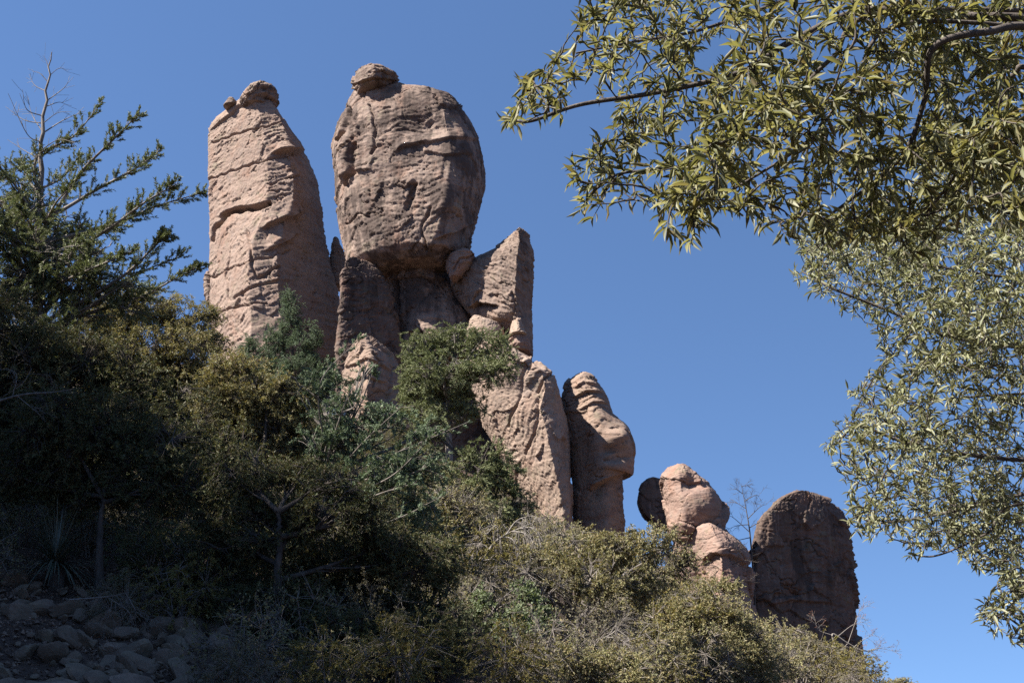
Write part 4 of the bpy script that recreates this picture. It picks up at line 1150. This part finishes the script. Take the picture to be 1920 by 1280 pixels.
bare('dead_shrub', 'bleached grey dead branch arching over the brush below the pale buttress', 'dead branch', 895, -1100, [(892, 1090, 0), (905, 1050, 0), (935, 1010, 0), (975, 990, 0), (1003, 978, 0)],
     [[(935, 1010, 0), (930, 985, -.3), (905, 1010, -.5)], [(960, 997, 0), (985, 1000, -.2), (1000, 1022, -.3)], [(975, 990, 0), (1000, 990, -.2), (1012, 1010, -.2)], [(940, 1005, 0), (960, 1010, -.4), (972, 1035, -.5)], [(920, 1030, 0), (900, 1020, 0), (882, 1045, -.3)],
      [(950, 1000, 0), (970, 975, 0), (1000, 965, 0)], [(905, 1050, 0), (935, 1050, -.3), (965, 1080, -.4)]], 0.055, M['bark_pale'], twigs=12, tl=0.5, droop=0.6, group='dead trees')
bare('dead_shrub', 'fallen reddish dead limb with grey twigs under the leaning oak', 'dead branch', 1100, 23.5, [(1095, 1212, 0), (1135, 1195, 0), (1175, 1202, 0)],
     [[(1135, 1195, 0), (1150, 1185, 0), (1165, 1170, 0)], [(1175, 1202, 0), (1200, 1195, 0), (1225, 1215, 0)], [(1170, 1202, 0), (1185, 1215, 0), (1195, 1240, 0)]], 0.05, M['bark_pale'], twigs=10, tl=0.5, droop=0.3, group='dead trees', foot_pt=at(1095, 1212, 23.5))
bare('dead_shrub', 'pale bare limb reaching in from the left edge across the dark oaks', 'dead branch', -40, 15, [(-30, 760, 0), (40, 740, 0), (100, 735, 0), (140, 728, 0)],
     [[(20, 745, 0), (30, 700, 0), (-10, 690, 0)], [(30, 742, 0), (60, 765, 0), (72, 775, 0)], [(-10, 752, 0), (40, 720, -.2), (60, 690, 0)]], 0.018, M['bark_pale'], twigs=5, tl=0.3, group='dead trees', foot_pt=at(-30, 760, 15))
bare('dead_shrub', 'tangle of bare pale branches lying on the rubble by the reddish trunk', 'dead branch', 300, 14.2, [(130, 1124, 0), (200, 1118, 0), (240, 1110, 0)],
     [[(200, 1118, 0), (240, 1145, 0), (250, 1170, 0)], [(210, 1115, 0), (205, 1150, 0), (190, 1185, 0)], [(235, 1112, 0), (260, 1150, 0), (290, 1165, 0)]], 0.014, M['bark_pale'], twigs=8, tl=0.3, droop=0.3, group='dead trees', foot_pt=at(130, 1124, 14.2))
bare('dead_shrub', 'pale dead sapling curving up through the bush at the bottom centre', 'dead branch', 970, -1290, [(968, 1285, 0), (985, 1240, 0), (980, 1215, 0), (965, 1205, 0)],
     [[(985, 1240, 0), (1000, 1215, 0), (1010, 1190, 0)], [(968, 1275, 0), (950, 1250, 0), (940, 1215, 0)]], 0.022, M['bark_pale'], twigs=6, tl=0.35, group='dead trees')
r_, b_, ends = bare('dead_conifer', 'dead conifer with rusty needles leaning out from behind the dome', 'dead tree', 1590, 84, [(1560, 1190, 0), (1590, 1205, 0), (1622, 1220, 0), (1660, 1212, 0)],
     [[(1560, 1190, 0), (1535, 1180, 0), (1528, 1160, 0)], [(1570, 1195, 0), (1600, 1170, 0), (1625, 1165, 0)], [(1610, 1215, 0), (1640, 1225, 0), (1655, 1250, 0)], [(1622, 1220, 0), (1650, 1215, 0), (1682, 1222, 0)], [(1600, 1210, 0), (1625, 1195, 0), (1640, 1190, 0)],
      [(1590, 1205, 0), (1580, 1215, 0), (1565, 1225, 0)], [(1590, 1205, 0), (1610, 1150, 0), (1622, 1138, 0)]], 0.07, M['bark_pale'], twigs=7, tl=0.9, group='dead trees')
cr = MB()
fA, fC, fB = (np.vstack([e[i] for e in ends]) for i in range(3))
sel = RNG.rand(len(fA)) < 0.45
foliage(cr, fA[sel], fC[sel], fB[sel], dict(STYLE['juniper'], n=7), 1.2)
cr.build('crown', M['rust'], r_, b_, smooth=False)

# ---- sotol
def sotol(px, py, base_py, R, label):
    D = depth_at(px, base_py)
    b = foot(px, D)
    h = at(px, py, D)
    root = empty('sotol_plant', b, label, 'plant')
    st, lv = MB(), MB()
    tubes(st, spline([b - np.array([0, 0, .1]), (b + h) / 2 + np.array([.03, 0, 0]), h], 6), np.linspace(0.13, 0.10, 13)[:len(spline([b, (b + h) / 2, h], 6))], 8)
    n = 230
    d = rdir(n)
    d[:, 2] = np.abs(d[:, 2]) * 1.1 - 0.28
    d = unit(d)
    L = R * RNG.uniform(0.75, 1.1, n)
    B = h + d * L[:, None] + np.array([0, 0, -0.28]) * (L * (1 - np.clip(d[:, 2], 0, 1)))[:, None]
    C = h + d * L[:, None] * 0.55 + np.array([0, 0, 0.05])
    q = bez(np.repeat(h[None], n, 0) + d * 0.05, C, B, 7)
    T = unit(np.gradient(q, axis=1))
    S = unit(np.cross(T, np.array([0, 0, 1.0])))
    w = 0.011 * np.array([1.2, 1.1, 1.0, .85, .65, .4, .08])
    V = np.stack([q + S * w[None, :, None], q - S * w[None, :, None]], 2)
    i = np.arange(n * 14).reshape(n, 7, 2)
    lv.add(V, np.stack([i[:, :-1, 0], i[:, 1:, 0], i[:, 1:, 1], i[:, :-1, 1]], -1).reshape(-1, 4))
    st.build('trunk', M['bark_dark'], root, b)
    lv.build('crown', M['sotol'], root, b, smooth=False)


sotol(104, 1055, 1105, 1.0, 'spiky sotol rosette of thin grey-green blades in the shade at the left')
sotol(740, 1250, 1275, 0.55, 'small spiky sotol almost hidden in shade at the bottom centre')


undergrowth()
for k, (px, py, s) in enumerate([(1462, 1268, 1.5), (1500, 1282, 1.4), (1535, 1290, 1.5), (1445, 1290, 1.3), (1590, 1296, 1.4)]):
    bush(['scrub', 'grey', 'gold'][k % 3], k % 2, foot(px, depth_at(px, py)) - np.array([0, 0, 0.1]), s, 'low olive bush in the row along the foot of the dark dome', 'bushes at the foot of the dome')
# unseen oaks added on the left rise to shade and dapple the lower slope
for k, (x, y, s, z) in enumerate([(-27, -12, 4.2, 0), (-29, -7.5, 4.6, 0), (-26.5, -3, 4.0, 0.3), (-29, 1.5, 4.6, 0), (-27, 5.5, 3.7, -0.2), (-29.5, 9.5, 4.0, 0), (-27, 13, 3.2, -0.2), (-29, 17, 3.0, -0.3), (-27, 21, 2.8, -0.4)]):
    c = np.array([x, y, float(ground(np.array([x * 1.0]), np.array([y * 1.0]))[0]) - 0.4 + z])
    r_ = bush('scrub', k % 2, c, s, 'unseen oak added beyond the left edge so that its crown shades the slope', 'unseen oaks added for shade')
    r_.name = 'oak_tree'
    tag(r_, cat='tree')

# ---- rubble stones at the lower left
def stone_mesh(r, seed, n=26):
    rs = np.random.RandomState(seed)
    th, ph = np.meshgrid(np.linspace(0.02, math.pi - 0.02, n), np.linspace(0, 2 * math.pi, 2 * n, endpoint=False), indexing='ij')
    u = np.stack([np.sin(th) * np.cos(ph), np.sin(th) * np.sin(ph), np.cos(th)], -1)
    k = np.ones(u.shape[:2])
    for _ in range(11):
        q = unit(rs.normal(size=3))
        k = np.minimum(k, rs.uniform(0.55, 0.85) / np.maximum(u @ q, 1e-3))
    k = k + 0.08 * fbm(u * 2.5 + seed, 4) + 0.03 * perlin(u * 9 + seed)
    V = u * k[..., None] * np.asarray(r)
    i = np.arange(V.shape[0] * V.shape[1]).reshape(V.shape[:2])
    j = np.roll(i, -1, 1)
    return V, np.stack([i[:-1], i[1:], j[1:], j[:-1]], -1).reshape(-1, 4)


SN = [  # px, py, half width px, half height px, depth, label
    (80, 1240, 62, 32, 13.2, 'large pale grey slab stone at the bottom left'),
    (150, 1210, 20, 18, 13.6, 'round grey stone with a lit face right of the grey slab'),
    (12, 1215, 30, 22, 13.5, 'blue-grey stone cut by the left edge'),
    (245, 1200, 46, 22, 14.0, 'broad rough stone below the bare branches'),
    (325, 1240, 34, 24, 13.3, 'rounded stone beside the dark trunk foot'),
    (352, 1265, 26, 24, 12.8, 'pale block stone at the bottom, right of the rounded one'),
    (312, 1272, 36, 18, 12.7, 'smooth whitish stone at the bottom edge'),
    (228, 1265, 34, 16, 12.8, 'long reddish stone at the bottom edge'),
    (107, 1203, 14, 12, 13.8, 'small pale chip standing on the slab stone'),
    (55, 1275, 44, 14, 12.7, 'flat stone cut by the bottom edge at the left'),
    (215, 1078, 24, 14, 15.6, 'angular sunlit stone lying between the two left trunks'),
    (420, 1270, 40, 18, 12.9, 'dark stone at the bottom edge right of the pale block'),
    (480, 1235, 30, 16, 14.0, 'dark flat stone under the centre oak'),
    (395, 1215, 22, 12, 14.2, 'reddish stone half buried at the foot of the sparse bush'),
    (150, 1165, 30, 14, 14.8, 'half-buried brown stone below the sotol'),
    (445, 1140, 24, 12, 15.6, 'pinkish stone behind the sparse bush'),
]
for k, (px, py, rx, ry, D, lab) in enumerate(SN):
    c = foot(px, D)
    s = D / FPX
    V, F = stone_mesh((rx * s * 1.25, rx * s * RNG.uniform(0.8, 1.1), ry * s * 1.4), 100 + k)
    a = RNG.uniform(-.5, .5)
    V = V @ np.array([[math.cos(a), 0, math.sin(a)], [0, 1, 0], [-math.sin(a), 0, math.cos(a)]])
    c[2] += ry * s * 0.35
    mb = MB()
    mb.add(V + c, F)
    tag(mb.build('stone', M['stone'], loc=c, smooth=False), lab, 'stone', 'stones of the rubble slope')
protos = []
for k in range(6):
    V, F = stone_mesh((0.13, 0.11, 0.085), 300 + k, 14)
    mb = MB()
    mb.add(V, F)
    protos.append(mb)
first = {}
for k in range(270):
    D = RNG.uniform(12.2, 17.5)
    px = RNG.uniform(-40, 520)
    c = foot(px, D)
    j = k % 6
    if j not in first:
        o = first[j] = protos[j].build('stone', M['stone'], smooth=False)
    else:
        o = first[j].copy()
        COL.objects.link(o)
    o.location = c + np.array([0, 0, 0.04])
    o.rotation_euler = (RNG.uniform(-.9, .9), RNG.uniform(-.9, .9), RNG.uniform(0, 6.28))
    s = 0.45 + 2.0 * RNG.uniform() ** 2
    o.scale = (s * RNG.uniform(.7, 1.4), s, s * RNG.uniform(.6, 1.1))
    tag(o, 'small loose stone of the rubble under the shaded oaks at the lower left', 'stone', 'small stones of the rubble slope')

# ---- gravel between the stones
mb = MB()
n = 5200
D = RNG.uniform(11.5, 19, n)
X = (RNG.uniform(-60, 620, n) - 960) / FPX * D
C = np.stack([X, D, ground(X, D) + 0.008], -1)
o8 = np.array([[1, 0, 0], [0, 1, 0], [-1, 0, 0], [0, -1, 0], [0, 0, .7], [0, 0, -.7]], float)
V = C[:, None] + (o8[None] + 0.35 * RNG.normal(size=(n, 6, 3))) * (RNG.uniform(0.008, 0.04, (n, 1, 1)) ** 1.0)
f8 = np.array([[0, 1, 4], [1, 2, 4], [2, 3, 4], [3, 0, 4], [1, 0, 5], [2, 1, 5], [3, 2, 5], [0, 3, 5]])
mb.add(V, (np.arange(n)[:, None, None] * 6 + f8[None]).reshape(-1, 3))
tag(mb.build('gravel', M['stone'], smooth=False), 'broken gravel between the stones of the rubble slope', kind='stuff')

# ---- leaf litter
mb = MB()
n = 16000
D = RNG.uniform(11.5, 24, n)
X = (RNG.uniform(-60, 1000, n) - 960) / FPX * D
P = np.stack([X, D, ground(X, D) + 0.015], -1)
d = rdir(n) * np.array([1, 1, 0.35])
add_leaves(mb, P, d, unit(rdir(n) * 0.4 + np.array([0, 0, 1.0])), RNG.uniform(0.04, 0.09, n), RNG.uniform(0.015, 0.03, n))
tag(mb.build('fallen_leaves', M['litter'], smooth=False), 'dry fallen oak leaves scattered over the rubble', kind='stuff')

# ------------------------------------------------------------------ the two near oaks that frame the view at the right
def near_oak(label, foot_xy, fork, limbs, polys, n_tw, leaf, bark, dr, Lf, Wf, per, r0, hang, seed, hole=-0.25, nscale=1.0):
    """An overhanging oak: trunk outside the frame, traced limbs, twigs grown to points spread through the crown's volume, a leaf at a time."""
    rs = np.random.RandomState(seed)
    global RNG
    RNG = rs
    b = np.array([foot_xy[0], foot_xy[1], float(ground(np.array([foot_xy[0]]), np.array([foot_xy[1]]))[0]) - 0.1])
    root = empty('oak_tree', b, label, 'tree', TG)
    wood, crown = MB(), MB()
    fk = np.asarray(fork, float)
    up_ = fk - b
    sd_ = np.array([1.0, 0.4, 0])
    tr = spline([b, b + up_ * 0.22 + sd_ * 0.10, b + up_ * 0.45 - sd_ * 0.07, b + up_ * 0.7 + sd_ * 0.09, fk, fk + np.array([0.25, 0.1, 1.1]), fk + np.array([0.1, 0.3, 2.3])], 10)
    tr_r = r0 * (1.25 - 1.05 * np.linspace(0, 1, len(tr)) ** 0.9)
    tr_r[:5] *= np.array([1.7, 1.4, 1.22, 1.1, 1.04])
    tubes(wood, tr, tr_r, 10)
    nodes, dirs = [], []
    for li, l in enumerate(limbs):
        pts = [at(x, y, D) for x, y, D in l[1:]]
        # each limb leaves the trunk at its own height
        zs = tr[:, 2]
        s0 = tr[np.argmin(np.abs(zs - np.clip(pts[0][2] - 0.25 - 0.12 * (li % 3), zs[0] + 0.35 * (zs[-1] - zs[0]), zs[-1])))]
        p = spline([s0, s0 * 0.5 + pts[0] * 0.5 + np.array([0, 0, 0.12])] + pts, 12)
        ra = 0.40 * l[0] * (1 - 0.86 * np.linspace(0, 1, len(p)) ** 0.8) + 0.002
        tubes(wood, p, ra, 6)
        keep = slice(16, None)
        nodes.append(p[keep])
        dirs.append(unit(np.gradient(p, axis=0))[keep])
    nodes = np.vstack(nodes)
    dirs = np.vstack(dirs)
    tg = []
    for poly, w in polys:
        q = np.asarray(poly, float)
        m = int(n_tw * w)
        got = 0
        while got < m:
            px = rs.uniform(q[:, 0].min(), q[:, 0].max(), m)
            py = rs.uniform(q[:, 1].min(), q[:, 1].max(), m)
            D = dr(px, py) * rs.uniform(0.84, 1.2, m)
            P = at(px, py, D)
            ok = in_poly(px, py, poly) & (perlin(P * nscale + seed) + 0.5 * perlin(P * 2.6 * nscale) > hole)
            tg.append(P[ok])
            got += ok.sum()
    tg = np.vstack(tg)
    rs.shuffle(tg)
    d0 = np.array([np.min(np.linalg.norm(nodes - t, axis=1)) for t in tg])
    tg = tg[np.argsort(d0)]
    cap = len(nodes) + 5 * len(tg)
    NB = np.zeros((cap, 3))
    DB = np.zeros((cap, 3))
    nb = len(nodes)
    NB[:nb], DB[:nb] = nodes, dirs
    tw, rr = [], []
    for t in tg:
        v = t - NB[:nb]
        dist = np.linalg.norm(v, axis=1)
        cs = np.einsum('ij,ij->i', v, DB[:nb]) / np.maximum(dist, 1e-6)
        j = np.argmin(dist * (1.35 - 0.5 * cs))
        a = NB[j]
        L = dist[j]
        c = a + DB[j] * 0.45 * L + 0.08 * L * rs.normal(size=3)
        e = t
        p = bez(a[None], c[None], e[None], 6)[0]
        p[1:-1] += 0.02 * L * rs.normal(size=(4, 3))
        tw.append(p)
        rr.append(0.0022 + 0.005 * min(1, L / 0.6))
        NB[nb:nb + 4] = p[2:]
        DB[nb:nb + 4] = unit(np.gradient(p, axis=0))[2:]
        nb += 4
    tw = np.array(tw)
    rr = np.array(rr)[:, None] * np.array([1.25, 1.1, 0.95, 0.8, 0.6, 0.4])
    tubes(wood, tw, rr, 4)
    n = len(tw)
    t = rs.uniform(0.3, 1.0, (n, per)) ** 0.75
    t[:, :3] = 1.0
    fi = t * 5
    i0 = np.minimum(fi.astype(int), 4)
    ar = np.arange(n)[:, None]
    A = tw[ar, i0]
    B = tw[ar, i0 + 1]
    P = A + (B - A) * (fi - i0)[..., None]
    T = unit(B - A)
    X = unit(T * 0.75 + rdir(n * per).reshape(n, per, 3) * 0.85 + np.array([0, 0, -hang]))
    U = unit(rdir(n * per).reshape(n, per, 3) * 0.75 + np.array([0, 0, 0.75]))
    s = rs.uniform(0.4, 1.3, n * per)
    add_leaves(crown, P.reshape(-1, 3), X.reshape(-1, 3), U.reshape(-1, 3), Lf * s, Wf * s * rs.uniform(0.8, 1.25, n * per), T_LANCE)
    wood.build('trunk', bark, root, b)
    crown.build('crown', leaf, root, b)


up_poly = [(1095, -60), (1085, 20), (1062, 55), (1035, 90), (1042, 130), (985, 140), (955, 165), (968, 195), (950, 228), (985, 240), (1050, 228), (1112, 196), (1150, 215), (1125, 262), (1080, 300), (1070, 345), (1095, 370), (1085, 405), (1112, 418),
           (1150, 370), (1200, 345), (1225, 415), (1265, 445), (1290, 465), (1315, 430), (1355, 380), (1405, 425), (1470, 440), (1560, 440), (1700, 480), (1920, 420), (2060, 360), (2060, -120), (1400, -120)]
near_oak('near oak overhanging the top right with long olive leaves and dark boughs', (4.6, 3.3), (4.2, 3.5, 3.4),
         [[0.045, (2010, 40, 3.2), (1800, 30, 3.2), (1620, 20, 3.3), (1480, 80, 3.3), (1390, 135, 3.3), (1240, 172, 3.3), (1090, 196, 3.3), (1000, 226, 3.3), (962, 228, 3.3)],
          [0.04, (2010, 60, 3.0), (1850, 60, 2.9), (1750, 90, 2.9), (1735, 180, 3.0), (1700, 280, 3.1), (1640, 340, 3.2), (1560, 400, 3.3)],
          [0.03, (1900, -60, 3.4), (1600, -40, 3.6), (1420, 20, 3.7), (1300, 60, 3.7), (1180, 80, 3.7), (1080, 100, 3.7)],
          [0.025, (1700, 20, 3.2), (1560, 110, 3.2), (1480, 190, 3.2), (1380, 260, 3.3), (1280, 310, 3.3), (1150, 330, 3.4), (1090, 390, 3.4)],
          [0.02, (1750, 40, 3.1), (1600, 160, 3.0), (1520, 260, 3.0), (1400, 340, 3.1), (1290, 400, 3.1)],
          [0.03, (2000, 140, 3.1), (1900, 140, 3.1), (1840, 230, 3.2), (1790, 330, 3.2), (1720, 420, 3.3)]],
         [(up_poly, 0.86), ([(1560, -60), (1940, -60), (1940, 300), (1780, 440), (1620, 430)], 0.14)], 1250, M['oak'], M['bark_dark'], lambda px, py: 3.25 + 0.25 * np.sin(px * 0.011 + py * 0.007), 0.056, 0.0112, 11, 0.115, 0.18, 41, hole=-0.22, nscale=2.2)
low_poly = [(1500, 470), (1488, 505), (1500, 540), (1560, 560), (1592, 600), (1640, 622), (1652, 680), (1625, 715), (1585, 725), (1605, 760), (1562, 800), (1545, 845), (1572, 880), (1592, 940), (1582, 985), (1630, 1010), (1690, 1000), (1705, 1050), (1745, 1030),
            (1800, 1010), (1850, 1020), (1930, 980), (2080, 960), (2080, 250), (1760, 260), (1740, 400), (1600, 440)]
low2 = [(1845, 1135), (1870, 1090), (1930, 1050), (2050, 1030), (2050, 1190), (1915, 1215), (1880, 1200), (1835, 1165)]
near_oak('second oak at the right edge with small pale silvery leaves, hanging lower', (6.6, 6.6), (6.0, 6.4, 4.4),
         [[0.05, (2050, 640, 6.0), (1920, 650, 6.0), (1780, 630, 6.0), (1660, 580, 6.1), (1560, 540, 6.1), (1505, 510, 6.2)], [0.05, (2050, 860, 6.0), (1920, 862, 6.0), (1800, 850, 5.9), (1700, 830, 5.9), (1610, 800, 5.9), (1570, 830, 6.0)],
          [0.04, (2050, 920, 6.2), (1900, 930, 6.2), (1780, 960, 6.2), (1650, 980, 6.2), (1600, 960, 6.2)], [0.04, (2050, 400, 6.2), (1900, 400, 6.2), (1800, 350, 6.2), (1770, 300, 6.3)],
          [0.035, (2050, 1080, 5.8), (1930, 1110, 5.8), (1880, 1150, 5.8), (1850, 1160, 5.8)], [0.035, (2050, 740, 6.4), (1880, 740, 6.5), (1760, 750, 6.6), (1640, 760, 6.7)], [0.03, (1950, 940, 5.8), (1850, 1000, 5.7), (1760, 1040, 5.7), (1710, 1040, 5.7)],
          [0.035, (2050, 520, 5.8), (1900, 520, 5.7), (1760, 500, 5.7), (1640, 480, 5.8)]],
         [(low_poly, 0.74), (low2, 0.05), ([(1770, 950), (1950, 900), (1950, 1090), (1870, 1100), (1790, 1040)], 0.05), ([(1470, 410), (1760, 380), (1760, 520), (1520, 525)], 0.06), ([(1760, 240), (1990, 220), (1990, 720), (1720, 700), (1640, 520)], 0.14)], 3000, M['silver'], M['bark_dark'], lambda px, py: 6.1 + 0.4 * np.sin(px * 0.013 + py * 0.01), 0.052, 0.0112, 10, 0.14, 0.0, 43, hole=-0.2, nscale=1.3)
